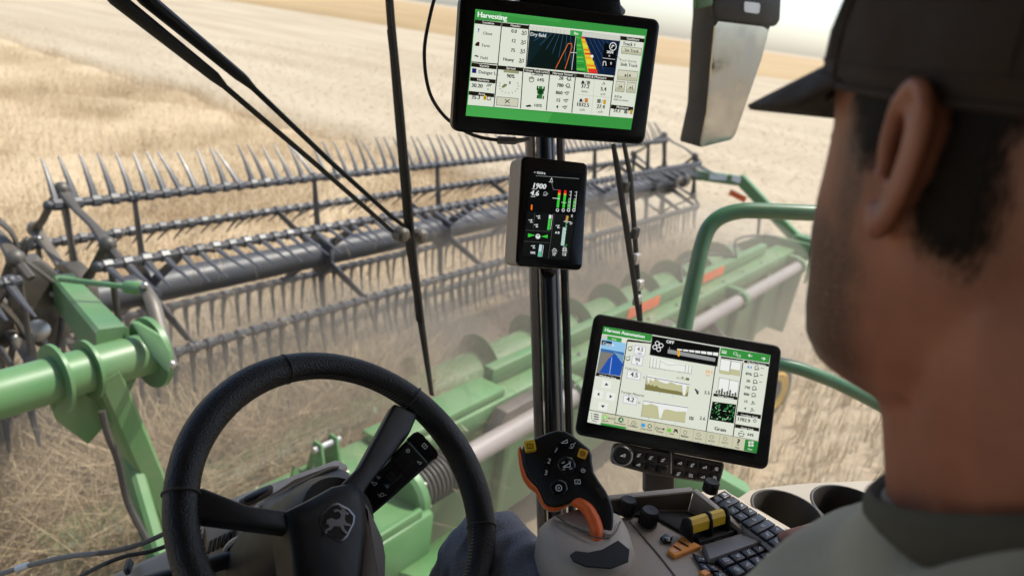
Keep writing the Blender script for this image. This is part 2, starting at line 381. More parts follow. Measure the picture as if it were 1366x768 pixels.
# dark folded covers and stepped plates along the beam
for x0, x1 in ((3.05, 3.62), (5.1, 5.5)):
    m = MB(); m.prism([(x0, 2.10, 1.10), (x0 + .12, 2.10, 1.27), (x1 - .1, 2.10, 1.27), (x1, 2.10, 1.10)], (0, .09, 0), DARKMET, 0.006); part(m, "dark_cover", HD)
m = MB(); bx(m, 2.35, 3.3, 2.22, 2.42, 1.284, 1.335, GREEN, 0.012); part(m, "raised_plate", HD)
m = MB(); bx(m, 3.32, 8.2, 2.34, 2.42, 1.284, 1.40, GREEN, 0.012); part(m, "raised_plate", HD)
# trough and cutter bar
mb = MB(); mb.prism([(1.0, 2.30, 0.30), (1.0, 2.62, 0.24), (1.0, 3.30, 0.30), (1.0, 3.42, 0.36), (1.0, 3.42, 0.33), (1.0, 3.28, 0.26), (1.0, 2.62, 0.20), (1.0, 2.30, 0.26)], (XR - 1.0, 0, 0), GREEN); part(mb, "trough_floor", HD)
# auger tube, flighting, fingers
AY, AZ = 2.86, 0.95
mb = MB(); mb.tube([(1.0, AY, AZ), (XR - .1, AY, AZ)], 0.20, GREEN, 28); part(mb, "auger_tube", HD)
mb = MB(); prev = None; n = 26 * 15
for i in range(n + 1):
    x = 3.28 + (XR - .15 - 3.28) * i / n; a = -2 * math.pi * (x - 3.28) / 0.62 + 1.3
    d = Vector((0, math.cos(a), math.sin(a))); c = Vector((x, AY, AZ))
    cur = [c + d * .195 - Vector((.006, 0, 0)), c + d * .315 - Vector((.003, 0, 0)), c + d * .315 + Vector((.003, 0, 0)), c + d * .195 + Vector((.006, 0, 0))]
    if prev: mb.add(prev + cur, [[0, 1, 5, 4], [1, 2, 6, 5], [2, 3, 7, 6]], GREEN)
    prev = cur
part(mb, "auger_flighting", HD)
for (px, py) in ((345, 640), (480, 578), (672, 468), (392, 560), (560, 555)):
    b = PY(px, py + 8, 2.95); b.z = max(b.z, 0.98)
    m = MB(); m.tube([b + Vector((0, -.05, -.06)), b + Vector((0, 0, .03)), b + Vector((-.01, .05, .15))], [.05, .028, .006], DARKMET, 8); part(m, "auger_finger", HD)
# rear drive shaft with its carriers and rubber boot
SHY, SHZ = 2.07, 1.15
m = MB(); m.tube([(2.68, SHY, SHZ), (8.74, SHY, SHZ)], 0.062, SHAFT, 20); m.lathe((2.64, SHY, SHZ), (1, 0, 0), [(.07, 0), (.085, .02), (.085, .09), (.07, .11)], STEEL, 20); part(m, "drive_shaft", HD)
for x in (3.9, 5.35, 6.8, 8.62):
    m = MB(); m.lathe((x, SHY, SHZ), (1, 0, 0), [(.075, -.05), (.095, -.04), (.095, .04), (.075, .05)], GREEN, 18); m.box((x, 2.14, 1.2), (.09, .14, .12), GREEN, bev=.015)
    for a in (0, 1.6, 3.1, 4.7): m.ball((x - .045, SHY + .075 * math.cos(a), SHZ + .075 * math.sin(a)), .012, STEEL, 8)
    part(m, "shaft_carrier", HD)
m = MB(); pr = []
for i in range(11): pr += [(.085, i * .03), (.115, i * .03 + .008), (.115, i * .03 + .018), (.085, i * .03 + .027)]
m.lathe((2.36, SHY, SHZ - .01), (1, 0, 0), pr, RUBBER, 24); part(m, "rubber_boot", HD)
# gearbox and round shield at the feeder end
m = MB(); m.box((2.06, 2.02, 1.0), (.56, .30, .30), GREEN, bev=.03); m.lathe((2.34, SHY, SHZ - .01), (1, 0, 0), [(.15, -.06), (.165, -.04), (.165, .0), (.12, .012)], GREEN, 20)
for a in np.arange(0, 6.28, .785): m.ball((2.348, SHY + .145 * math.cos(a), SHZ - .01 + .145 * math.sin(a)), .014, STEEL, 8)
m.box((2.06, 1.90, 1.165), (.40, .03, .05), GREEN, bev=.008)
part(m, "gearbox", HD)
m = MB(); rings = []
cx = 2.45
for xx, rr in ((cx - .34, .345), (cx - .33, .36), (cx + .33, .36), (cx + .34, .345)):
    rings.append([(xx, 1.70 + rr * math.cos(a), .60 + rr * math.sin(a)) for a in np.linspace(R(-30), R(190), 28)])
m.loft(rings, GREEN, cap=False, closed=False)
for xx in (cx - .34, cx + .335):
    a_ = [(xx, 1.70 + .35 * math.cos(a), .60 + .35 * math.sin(a)) for a in np.linspace(R(-30), R(190), 28)]
    m.prism(a_, (.006, 0, 0), GREEN)
m.box((cx, 1.70, .60), (.66, .05, .5), GREEN)
for xx in (cx - .2, cx + .25):
    m.tube([(xx - .03, 1.74, .94), (xx - .03, 1.74, .98), (xx, 1.74, 1.00), (xx + .03, 1.74, .98), (xx + .03, 1.74, .94)], .009, GREEN, 8)
for xx, aa in ((cx - .25, 1.9), (cx + .1, 2.1), (cx + .28, 1.2)): m.ball((xx, 1.70 + .362 * math.cos(aa), .60 + .362 * math.sin(aa)), .013, STEEL, 8)
part(m, "round_shield", HD)
# green clevis bracket standing on the beam, seen through the steering wheel
b0 = PZ(432, 628, 1.29)
m = MB()
for dx in (-.045, .045):
    m.prism([b0 + Vector((dx, -.07, -.02)), b0 + Vector((dx, .08, -.02)), b0 + Vector((dx, .03, .17)), b0 + Vector((dx, -.02, .17))], (.014, 0, 0), GREEN, .003)
m.tube([b0 + Vector((-.07, 0, .14)), b0 + Vector((.085, 0, .14))], .016, STEEL, 10); m.box(b0 + Vector((0.007, 0, -.01)), (.16, .2, .02), GREEN, bev=.004)
m.prism([b0 + Vector((-.2, 0, -.02)), b0 + Vector((-.1, 0, -.02)), b0 + Vector((-.17, 0, .1))], (0, .012, 0), GREEN)
part(m, "clevis_bracket", HD)
for x in np.arange(2.1, 8.6, .52):
    m = MB(); m.lathe((x, 2.25, 1.281), (0, 0, 1), [(.018, 0), (.018, .008), (.012, .012), (.012, .022), (0.0001, .024)], STEEL, 6); part(m, "bolt", HD)
# right end plate, decals, hoses
m = MB(); m.prism([(XR, 2.1, .25), (XR, 3.5, .25), (XR, 3.65, .55), (XR, 3.2, .95), (XR, 2.6, 1.35), (XR, 2.05, 1.38)], (.06, 0, 0), GREEN, .01)
m.tube([(XR + .03, 3.5, .4), (XR + .05, 4.2, .22)], [.09, .02], GREEN, 10); part(m, "end_plate", HD)
for x0, x1 in ((5.0, 5.55), (6.45, 6.95)):
    m = MB(); bx(m, x0, x1, 2.335, 2.339, 1.30, 1.39, ORANGE_RF, 0); part(m, "warning_decal", HD, label="orange warning decal on the raised beam plate")
for x0 in (6.0, 7.3):
    m = MB(); m.tube([(x0, 2.36, 1.41), (x0 + .3, 2.5, 1.5), (x0 + .9, 2.5, 1.46), (x0 + 1.3, 2.38, 1.41)], .014, RUBBER, 8, smooth=6); part(m, "hydraulic_hose", HD)
# reel carrying arms: centre torque tube, post, forward arm
TB = Vector((1.20, 2.30, 2.15)); TL = PY(-60, 543, 2.28)
ax = (TB - TL).normalized()
m = MB(); m.tube([TL - ax * 1.2, TB], .072, GREEN, 28); part(m, "torque_tube", HD)
for k, (off, rr, th) in enumerate(((.01, .125, .010), (-.20, .098, .006), (-.30, .112, .006))):
    m = MB(); m.lathe(TB + ax * off, ax, [(.06, -th), (rr, -th), (rr, th), (.06, th)], GREEN, 32)
    if k == 0: m.prism([P(176, 431, 2.50), P(186, 432, 2.50), P(214, 448, 2.48), P(228, 470, 2.46), P(226, 500, 2.44), P(205, 478, 2.46), P(188, 452, 2.48)], Vector((0.01, .025, 0)), GREEN, .004)
    part(m, "tube_flange", HD)
m = MB(); m.prism([TB - ax * .33 + Vector((0, 0, -.05)), TB - ax * .02 + Vector((0, 0, -.05)), TB - ax * .08 + Vector((0, .03, -.19)), TB - ax * .20 + Vector((0, .04, -.30)), TB - ax * .30 + Vector((0, .02, -.16))], (0, .012, 0), GREEN, .003); part(m, "gusset", HD)
def beam(m, a, b, wd, ht, mt, bev=.012, up=(0, 0, 1), t=1.0):
    a, b = Vector(a), Vector(b); d = (b - a).normalized(); s = d.cross(Vector(up)).normalized(); u = s.cross(d)
    rings = []
    for p, k in ((a, 1.0), (b, t)):
        w2, h2 = wd / 2 * k, ht / 2 * k; c = min(bev, w2 * .6)
        rings.append([p + s * x + u * y for x, y in ((-w2 + c, -h2), (w2 - c, -h2), (w2, -h2 + c), (w2, h2 - c), (w2 - c, h2), (-w2 + c, h2), (-w2, h2 - c), (-w2, -h2 + c))])
    m.loft(rings, mt)
PB = Vector((1.33, 2.40, 1.26))
m = MB(); beam(m, TB - ax * .17, PB + Vector((.02, 0, -.1)), .085, .15, GREEN, up=(0, 1, 0)); part(m, "post", HD)
m = MB(); beam(m, P(164, 585, 2.72), P(213, 752, 2.62), .05, .085, GREEN, up=(0, 1, 0)); part(m, "brace", HD)
m = MB(); m.tube([P(136, 548, 2.42), P(144, 580, 2.45), P(158, 615, 2.5), P(170, 668, 2.55), P(196, 720, 2.58)], .012, RUBBER, 8, smooth=5); part(m, "hydraulic_hose", HD)
REND = Vector((1.60, 3.74, 1.78))
m = MB(); beam(m, TB - ax * .10 + Vector((0, .03, .03)), REND + Vector((-.1, -.10, .10)), .10, .15, GREEN); part(m, "reel_arm", HD)
m = MB(); a_, b_ = PY(80, 372, 3.0), PY(182, 384, 2.7)
m.tube([a_, b_], .012, GREEN, 8); m.lathe(b_, b_ - a_, [(.02, -.05), (.026, -.04), (.026, .03), (.012, .05)], GREEN, 12); part(m, "adjusting_rod", HD)
m = MB(); m.tube([P(192, 382, 2.66), P(204, 405, 2.62), P(215, 445, 2.58), P(229, 490, 2.55)], [.020, .026, .026, .024], DARKMET, 10, smooth=4, flat=.6)
m.ball(P(229, 486, 2.52), .016, STEEL, 8); m.ball(P(193, 381, 2.63), .014, STEEL, 8); part(m, "link_arm", HD)
# right reel arm
E_ = Vector((8.98, 3.75, 1.75))
m = MB(); beam(m, Vector((9.0, 2.2, 1.33)), Vector((9.0, 3.1, 1.90)), .10, .13, GREEN); beam(m, Vector((9.0, 3.06, 1.875)), E_ + Vector((.02, .25, .03)), .09, .12, GREEN); part(m, "reel_arm", HD)
m = MB(); m.box((8.945, 3.35, 1.86), (.006, .22, .07), LABELW, M=Euler((R(-10), 0, 0)).to_matrix()); m.box((8.945, 3.12, 1.89), (.006, .11, .07), LABELW, M=Euler((R(8), 0, 0)).to_matrix()); part(m, "arm_decal", HD, label="white decal on the right reel arm")
m = MB(); m.box((8.93, 3.05, 1.70), (.02, .22, .07), ORANGE_RF, M=Euler((R(12), 0, 0)).to_matrix()); part(m, "reflector", HD)
m = MB(); m.box((9.25, 2.05, 1.86), (.10, .02, .09), ORANGE_RF, bev=.01); part(m, "reflector", HD)
m = MB(); m.box((8.93, 2.75, 1.58), (.02, .1, .06), ORANGE_RF); part(m, "reflector", HD)
m = MB(); m.tube([(9.25, 2.05, 1.85), (9.25, 2.07, 1.35)], .012, DARKMET, 8); part(m, "reflector_stalk", HD)
m = MB(); m.tube([(8.93, 2.74, 1.58), (8.95, 2.7, 1.3), (8.9, 2.62, 1.1)], .02, RUBBER, 8); part(m, "reflector_stalk", HD)
m = MB(); m.box((9.0, 2.15, 1.30), (.18, .30, .26), GREEN, bev=.03); m.prism([(8.85, 2.0, 1.36), (9.2, 2.0, 1.36), (9.25, 2.0, 1.0), (8.9, 2.0, .9)], (0, .03, 0), GREEN, .005); part(m, "arm_pivot", HD)

# ================================================================== reels
RC_Y, RC_Z, RR = 3.75, 1.75, 0.50
BARS = ((80, 57), (20, -30), (-40, -88), (-100, -100), (200, -92), (140, 200))
CLIP = mat("clip_bolt", (.22, .22, .22), .5)
def tine_mesh():
    m = MB(); rings = []
    L_ = .25
    for t in (0, .25, .5, .75, 1.0):
        w2 = .022 * (1 - t) + .006 * t; th = .008 * (1 - t) + .003 * t; b = .03 * t * t
        rings.append([(w2 * a, th * c + b, t * L_) for a, c in ((1, 0), (.5, 1), (-.5, 1), (-1, 0), (-.5, -1), (.5, -1))])
    m.loft(rings, TINE)
    m.tube([(-.02, 0, 0), (.02, 0, 0)], .030, TINE, 8)
    return m
TINE_ME = tine_mesh().mesh("tine")
def reel(x0, x1, name, label, near):
    T = thing(name, label, "harvester reel", (x0, RC_Y, RC_Z), "harvester reels")
    m = MB(); m.tube([(x0, RC_Y, RC_Z), (x1, RC_Y, RC_Z)], .088, REEL, 28); part(m, "reel_tube", T)
    st = list(np.arange(x0 + .30, x1 - .1, 1.18)) + [x1 - .06]
    for x in st:
        m = MB(); m.lathe((x, RC_Y, RC_Z), (1, 0, 0), [(.10, -.02), (.135, -.015), (.135, .015), (.10, .02)], REEL, 18)
        part(m, "hub_ring", T)
    for bi, (a, td) in enumerate(BARS):
        by, bz = RC_Y + RR * math.cos(R(a)), RC_Z + RR * math.sin(R(a))
        m = MB(); m.tube([(x0 - .12, by, bz), (x1 - .02, by, bz)], .023, REEL, 10)
        m.ball((x0 - .12, by, bz), .026, REEL, 8)
        tp = np.arange(x0 - .08, x1, .092)
        for x in tp: m.box((x + .035, by - .012, bz + .021), (.010, .011, .007), CLIP)
        bar = part(m, "tine_bar", T)
        d = Vector((0, math.cos(R(td)), math.sin(R(td)))); yv = Vector((1, 0, 0)).cross(d) * -1
        far = MB()
        for x in tp:
            M = frame((x, by, bz), (1, 0, 0), tuple(yv), tuple(d)) @ Euler((random.uniform(-.10, .10), random.uniform(-.07, .07) + (random.uniform(-.3, .3) if random.random() < .06 else 0), 0)).to_matrix().to_4x4()
            if x < near: inst("tine", TINE_ME, bar, M)
            else:
                far.add([M @ v.co for v in TINE_ME.vertices], [list(p.vertices) for p in TINE_ME.polygons], TINE)
        if far.v: part(far, "tine_row", bar, kind="stuff")
        for x in st:
            m = MB(); c = Vector((x, RC_Y, RC_Z)); e = Vector((x, by, bz)); dd = (e - c).normalized()
            beam(m, c + dd * .10, e, .055, .018, REEL, bev=.004, up=(1, 0, 0), t=.7)
            m.ball(e + Vector((0, 0, 0)), .034, REEL, 8)
            part(m, "spider_arm", T)
    # eccentric control rings at both ends
    for x in (x0 - .03, x1):
        for k, (a, td) in enumerate(BARS):
            a2, td2 = BARS[(k + 1) % 6]
            oy, oz = .06, .09
            p = Vector((x, RC_Y + oy + RR * .93 * math.cos(R(a)), RC_Z + oz + RR * .93 * math.sin(R(a)))); q = Vector((x, RC_Y + oy + RR * .93 * math.cos(R(a2)), RC_Z + oz + RR * .93 * math.sin(R(a2))))
            m = MB(); pp = [p, p.lerp(q, .3) + Vector((0, 0, .012)), p.lerp(q, .7) - Vector((0, 0, .012)), q]
            m.tube(pp, [.036, .024, .024, .036], DARKMET, 8, flat=.5); m.ball(p, .042, DARKMET, 8)
            c = Vector((x, RC_Y + oy * .5, RC_Z + oz * .5)); m.tube([c, c.lerp(p, .5), p], [.05, .025, .035], DARKMET, 8, flat=.5)
            bq = Vector((x + .02, RC_Y + RR * math.cos(R(a)), RC_Z + RR * math.sin(R(a)))); m.tube([p, bq], .02, DARKMET, 6)
            part(m, "control_ring_link", T)
        m = MB(); m.lathe((x - .02, RC_Y + .02, RC_Z + .03), (1, 0, 0), [(.05, -.05), (.17, -.045), (.18, -.03), (.18, .03), (.16, .045), (.05, .05)], DARKMET, 24)
        for a in np.arange(0, 6.28, 1.05): m.ball((x - .068, RC_Y + .02 + .13 * math.cos(a), RC_Z + .03 + .13 * math.sin(a)), .014, STEEL, 8)
        part(m, "reel_bearing", T)
    return T
scatter("beam_chaff", blades(10, 0.12, 0.003, 0.02, 0.0016, 6.0, STUBM, bent=0.05), [(1.4, 8.7, 2.20, 2.43, 1.285, 55), (1.0, 8.6, 2.75, 2.98, 1.15, 40)], 0.15, 0.6, 1.3, seed=90)
cs = MB()
for k in range(170):
    a_ = random.choice((200, -100, -40, 140, 80)); x_ = random.uniform(1.7, 8.6); by_, bz_ = RC_Y + RR * math.cos(R(a_)), RC_Z + RR * math.sin(R(a_))
    for q_ in range(random.randint(2, 7)):
        o_ = Vector((x_ + random.uniform(-.05, .05), by_ + random.uniform(-.02, .02), bz_ + .02)); e_ = o_ + Vector((random.uniform(-.12, .12), random.uniform(-.08, .08), -random.uniform(.06, .26))); w_ = Vector((.0022, .001, 0)); md_ = o_.lerp(e_, .4) + Vector((random.uniform(-.03, .03), random.uniform(-.03, .03), .03))
        cs.add([o_ - w_, o_ + w_, md_ + w_, md_ - w_, e_ + w_ * .5, e_ - w_ * .5], [[0, 1, 2, 3], [3, 2, 4, 5]], CROPM)
cs.build("caught_straw", smooth=0, kind="stuff")
reel(1.66, 8.35, "reel", "long dark grey pickup reel right of the green centre arm", 5.0)
reel(-1.6, 1.24, "reel", "dark grey reel end cut by the left photo edge, left of the green arm", -9)
# drive gear and link plates at the inner reel end
RD = thing("reel_drive", "dark dusty gear case and link plates at the inner end of the reels", "reel drive", (1.45, 3.7, 1.75))
def dp(px, py, y): return PY(px, py, y)
m = MB(); m.prism([dp(*q, 3.62) for q in ((18, 352), (52, 345), (84, 372), (98, 402), (92, 450), (64, 470), (30, 452), (8, 410))], (.02, .10, 0), DARKMET, .015); part(m, "gear_case", RD)
for q0, q1, q2, rr in (((-6, 290), (20, 318), (26, 372), .03), ((20, 372), (40, 322), (52, 318), .022), ((-4, 400), (30, 440), (48, 500), .032), ((48, 500), (76, 462), (84, 420), .03), ((10, 330), (50, 360), (92, 392), .024), ((20, 450), (14, 490), (30, 525), .03), ((62, 470), (58, 500), (72, 530), .022)):
    m = MB(); m.tube([dp(*q0, 3.56), dp(*q1, 3.54), dp(*q2, 3.56)], [rr, rr * .8, rr], DARKMET, 8, smooth=4, flat=.45); m.ball(dp(*q0, 3.53), rr * .55, STEEL, 8); m.ball(dp(*q2, 3.53), rr * .5, STEEL, 8); part(m, "link_plate", RD)
m = MB(); c = dp(50, 440, 3.55); m.lathe(c, (-.3, -.9, .3), [(.05, 0), (.052, .02), (.035, .03), (.0001, .03)], STEEL, 18); part(m, "hub_cap", RD)
for (x, y) in ((26, 385), (70, 392), (80, 430), (40, 412), (60, 455), (16, 420)):
    m = MB(); m.lathe(dp(x, y, 3.60), (-.3, -.9, .3), [(.014, 0), (.014, .012), (.0001, .013)], STEEL, 6); part(m, "bolt", RD)
m = MB(); m.tube([dp(28, 330, 3.6), dp(36, 322, 3.6), dp(44, 330, 3.58)], [.02, .026, .02], DARKMET, 10); part(m, "hose_elbow", RD)
m = MB(); m.tube([(8.35, RC_Y, RC_Z), (9.0, RC_Y, RC_Z)], .05, DARKMET, 14); m.lathe((8.8, RC_Y, RC_Z), (1, 0, 0), [(.06, -.05), (.10, -.04), (.10, .06), (.06, .07)], DARKMET, 16); part(m, "reel_axle", HD)
# small gauge wheel behind the header
c = PX(1020, 517, 6.6)
GW = thing("gauge_wheel", "small wheel with yellow rim half hidden behind the lower display", "wheel", (c.x, c.y, c.z))
m = MB(); axv = Vector((-.35, -1, 0)).normalized(); m.lathe(c, axv, [(.12, -.09), (.20, -.10), (.27, -.085), (.285, -.05), (.285, .05), (.27, .085), (.20, .10), (.12, .09)], RUBBER, 36); part(m, "tyre", GW)
m = MB(); m.lathe(c, axv, [(.001, .085), (.04, .09), (.05, .08), (.10, .082), (.17, .106), (.195, .112), (.208, .10), (.15, .04), (.1, -.02), (.001, -.03)], YELLOW_RIM, 36); part(m, "rim", GW)
m = MB(); beam(m, c, c + Vector((-.2, .6, .5)), .08, .08, DARKMET); part(m, "wheel_arm", GW)
# ================================================================== cab shell
def glass_mat(name, dust):
    m = bpy.data.materials.new(name); m.use_nodes = True; t = m.node_tree; N = t.nodes; L = t.links
    N.remove(N["Principled BSDF"]); o = N["Material Output"]
    tr = N.new("ShaderNodeBsdfTransparent"); tr.inputs[0].default_value = (0.97, 0.985, 0.975, 1)
    gl = N.new("ShaderNodeBsdfGlossy"); gl.inputs["Roughness"].default_value = 0.03
    fr = N.new("ShaderNodeFresnel"); fr.inputs[0].default_value = 1.25
    m1 = N.new("ShaderNodeMixShader"); L.new(fr.outputs[0], m1.inputs[0]); L.new(tr.outputs[0], m1.inputs[1]); L.new(gl.outputs[0], m1.inputs[2])
    df = N.new("ShaderNodeBsdfTranslucent"); df.inputs[0].default_value = (0.75, 0.64, 0.48, 1)
    tc = N.new("ShaderNodeTexCoord"); nz = N.new("ShaderNodeTexNoise"); nz.inputs["Scale"].default_value = 3.0; nz.inputs["Detail"].default_value = 10; nz.inputs["Roughness"].default_value = 0.7
    L.new(tc.outputs["Object"], nz.inputs["Vector"])
    mr = N.new("ShaderNodeMapRange"); mr.inputs[1].default_value = 0.35; mr.inputs[2].default_value = 0.7; mr.inputs[3].default_value = dust * 0.5; mr.inputs[4].default_value = dust * 1.5
    L.new(nz.outputs[0], mr.inputs[0])
    m2 = N.new("ShaderNodeMixShader"); L.new(mr.outputs[0], m2.inputs[0]); L.new(m1.outputs[0], m2.inputs[1]); L.new(df.outputs[0], m2.inputs[2])
    L.new(m2.outputs[0], o.inputs[0]); return m
GLASS = glass_mat("dusty_glass", 0.009)
WALLM = mat("dark_trim", (0.06, 0.055, 0.05), 0.9, bump=0.2, bscale=300)
HEADL = mat("headliner", (0.22, 0.205, 0.185), 0.9, bump=0.2, bscale=300)
FLOORM = mat("rubber_floor", (0.03, 0.03, 0.03), 0.8, bump=0.2, bscale=200)
CAB = thing("combine_cab", "dark harvester cab pillar, trim and glass panes around the driver", "vehicle cab", (0.4, 0.2, 2.0))
CORNER = [(-.74, .66), (-.55, .84), (-.2, .97), (.15, 1.03), (.55, 1.03), (.9, .93), (1.12, .80)]
CORNER = [(x, y + .02) for x, y in CORNER]
def pane(name, base, z0, z1, lean=0.0):
    m = MB(); fr = [[(x, y - lean, z0) for x, y in base], [(x, y, z1) for x, y in base]]
    n = len(base); vs = fr[0] + fr[1]
    m.add(vs, [[i, i + 1, n + i + 1, n + i] for i in range(n - 1)], GLASS)
    return part(m, name, CAB, smooth=60)
pane("windscreen", CORNER, 2.05, 4.0)
PT, PBm = P(728, 190, 1.50), P(741, 600, 1.50)
pd = (PT - PBm).normalized()
def on_pillar(z): return PT + pd * ((z - PT.z) / pd.z)
rt = ray(735, 400).cross(Vector((0, 0, 1))).normalized()      # to the right as seen from the seat
bk = ray(735, 400).normalized()
def strip(name, off0, off1, d0, d1, mt, bev=.004):
    m = MB(); rings = []
    for z in (2.0, 2.6, 3.2, 4.0):
        c = on_pillar(z)
        q = [c + rt * off0 + bk * d0, c + rt * off1 + bk * d0, c + rt * off1 + bk * d1, c + rt * off0 + bk * d1]
        e = bev; qq = []
        for i in range(4):
            a, b, d = q[i - 1], q[i], q[(i + 1) % 4]
            qq += [b + (a - b).normalized() * e, b + (d - b).normalized() * e]
        rings.append(qq)
    m.loft(rings, mt); return part(m, name, CAB)
strip("pillar_trim", -.042, -.022, -.02, .05, BEIGE)
strip("corner_pillar", -.020, .018, .0, .075, BLACKP)
strip("window_seal", .022, .038, -.01, .045, RUBBER)
m = MB(); m.tube([on_pillar(2.0) + rt * -.004 - bk * .03, on_pillar(4.0) + rt * -.004 - bk * .03], .0155, GLOSSB, 20); part(m, "display_post", CAB)
m = MB(); m.tube([on_pillar(2.0) + rt * .015 - bk * .005, on_pillar(4.0) + rt * .015 - bk * .005], .0035, SILVER, 8); part(m, "chrome_strip", CAB)
xg = on_pillar(3.0); 
m = MB(); m.add([(xg.x + .03, xg.y - .02, 2.05), (1.28, -.8, 2.05), (1.28, -.8, 4.0), (xg.x + .03, xg.y - .02, 4.0)], [[0, 1, 2, 3]], GLASS); part(m, "side_window", CAB)
m = MB(); m.add([(-.76, .66, 2.05), (-.76, -.8, 2.05), (-.76, -.8, 3.2), (-.76, .66, 3.2)], [[0, 1, 2, 3]], GLASS); part(m, "door_glass", CAB)
m = MB(); m.box((-.78, -.06, 3.62), (.05, 1.48, .82), WALLM, bev=.015); part(m, "side_light_blocker", CAB)  # unseen panel added over the door glass to keep light off the driver
m = MB(); m.prism([(-1.0, -1.0, 4.005), (1.55, -1.0, 4.005), (1.55, .75, 4.005), (1.1, 1.25, 4.005), (-.5, 1.25, 4.005), (-1.0, .85, 4.005)], (0, 0, .16), HEADL, .02); part(m, "roof", CAB)
m = MB(); m.prism([(-.80, -.85, 2.04), (1.30, -.85, 2.04), (1.30, .70, 2.04), (.9, .97, 2.04), (.5, 1.06, 2.04), (.1, 1.06, 2.04), (-.5, .9, 2.04), (-.80, .68, 2.04)], (0, 0, -.06), FLOORM, .01); part(m, "floor", CAB)
m = MB(); m.box((.25, -.88, 3.02), (2.1, .08, 1.95), WALLM, bev=.02); part(m, "rear_wall", CAB)
for x, y in ((-.79, .68), (-.79, -.82), (1.30, -.82)):
    m = MB(); m.box((x, y, 3.02), (.06, .07, 1.95), BLACKP, bev=.015); part(m, "rear_pillar" if y < 0 else "front_pillar", CAB)
# ================================================================== wipers
WY = 1.12
W = thing("windscreen_wiper", "long black windscreen wiper with twin parallel arms and upright blade", "wiper", PY(540, 310, WY))
def wp(px, py, dy=0.0): return PY(px, py, WY + dy)
for pts in (((40, -140), (157, 0), (284, 101), (288, 105), (300, 116), (420, 218), (500, 288), (520, 306), (530, 312)), ((78, -140), (196, 0), (320, 102), (325, 106), (338, 118), (440, 215), (520, 287), (537, 300), (545, 304))):
    m = MB(); m.tube([wp(*p) for p in pts], [.018, .0185, .0145, .013, .0078, .0078, .0078, .0072, .0075], WIPERB, 10, flat=.6); part(m, "wiper_arm", W)
m = MB(); m.tube([wp(503, -200), wp(521, 30), wp(532, 150), wp(548, 330), wp(563, 440), wp(576, 526)], [.008, .0095, .0125, .0150, .011, .008], WIPERB, 8, flat=.5); part(m, "blade_spine", W)
m = MB(); m.tube([wp(507, -200, -.012), wp(525, 30, -.012), wp(537, 150, -.012), wp(553, 330, -.012), wp(566, 440, -.012), wp(577, 524, -.012)], .0035, RUBBER, 6); part(m, "blade_rubber", W)
for py_, px_ in ((40, 522), (130, 531), (225, 541), (400, 557)):
    m = MB(); a, b = wp(px_, py_), wp(px_ + 3, py_ + 28); m.tube([a, b], [.011, .011], WIPERB, 8, flat=.6); part(m, "blade_clip", W)
m = MB(); a = wp(527, 313); b = wp(556, 312); m.tube([a, b], .0115, DARKMET, 10)
for q in (wp(528, 310), wp(553, 312)): m.lathe(q - Vector((0, .02, 0)), (0, -1, 0), [(.017, -.012), (.017, .006), (.011, .012), (.0001, .014)], DARKMET, 14)
part(m, "wiper_head", W)
SX = 1.30
W2 = thing("side_window_wiper", "thin black wiper upright on the right side window", "wiper", PX(840, 300, SX))
m = MB(); m.tube([PX(818, 192, SX), PX(822, 215, SX), PX(838, 320, SX), PX(853, 428, SX)], [.005, .0065, .0075, .005], WIPERB, 8, flat=.6); part(m, "blade_spine", W2)
m = MB(); m.tube([PX(832, 190, SX + .03), PX(841, 235, SX + .03), PX(848, 330, SX + .03), PX(855, 428, SX + .03)], [.0045, .0055, .0055, .004], WIPERB, 8); part(m, "wiper_arm", W2)
for (x_, y_) in ((847, 311), (853, 380), (834, 250), (850, 400), (849, 345)):
    m = MB(); m.box(PX(x_, y_, SX + .01), (.02, .012, .022), STEEL if y_ > 340 else WIPERB, bev=.003); part(m, "blade_clip", W2)
# ================================================================== right mirror
MC = P(955, 100, 2.2); MN = Vector((-.42, -.90, .015)).normalized()
MR = thing("wing_mirror", "grey housed rear view mirror hanging outside the right window", "mirror", MC)
def mz(zx, zy): return (840 + zx / 2.561, zy / 2.561)
def mp(zx, zy, off=0.0): return PPL(*mz(zx, zy), MC + MN * off, MN)
MIRM = bpy.data.materials.new("mirror_glass"); MIRM.use_nodes = True
b_ = MIRM.node_tree.nodes["Principled BSDF"]; b_.inputs["Metallic"].default_value = 1; b_.inputs["Roughness"].default_value = 0.06; b_.inputs["Base Color"].default_value = (.46, .455, .45, 1)
_t = MIRM.node_tree; _z = _t.nodes.new("ShaderNodeTexNoise"); _z.inputs["Scale"].default_value = 9; _z.inputs["Detail"].default_value = 8; _c = _t.nodes.new("ShaderNodeTexCoord"); _t.links.new(_c.outputs["Object"], _z.inputs["Vector"])
_m = _t.nodes.new("ShaderNodeMapRange"); _m.inputs[1].default_value = .4; _m.inputs[2].default_value = .7; _m.inputs[3].default_value = .04; _m.inputs[4].default_value = .32; _t.links.new(_z.outputs[0], _m.inputs[0]); _t.links.new(_m.outputs[0], b_.inputs["Roughness"])
_x = _t.nodes.new("ShaderNodeMix"); _x.data_type = 'RGBA'; _x.inputs[6].default_value = (.55, .54, .53, 1); _x.inputs[7].default_value = (.26, .24, .21, 1); _t.links.new(_z.outputs[0], _x.inputs[0]); _t.links.new(_x.outputs[2], b_.inputs["Base Color"])
MIRH = mat("mirror_housing_grey", (0.012, 0.012, 0.012), 0.5, var=.1, dirt=DUST, dirt_amt=.04, spec=.3)
m = MB(); m.prism([mp(*q) for q in ((292, -60), (290, 60), (284, 120), (268, 370), (238, 506), (300, 492), (362, 470), (456, 200), (482, 96), (515, 70), (525, -60))], -MN * .10, MIRH, .010)
part(m, "housing", MR)
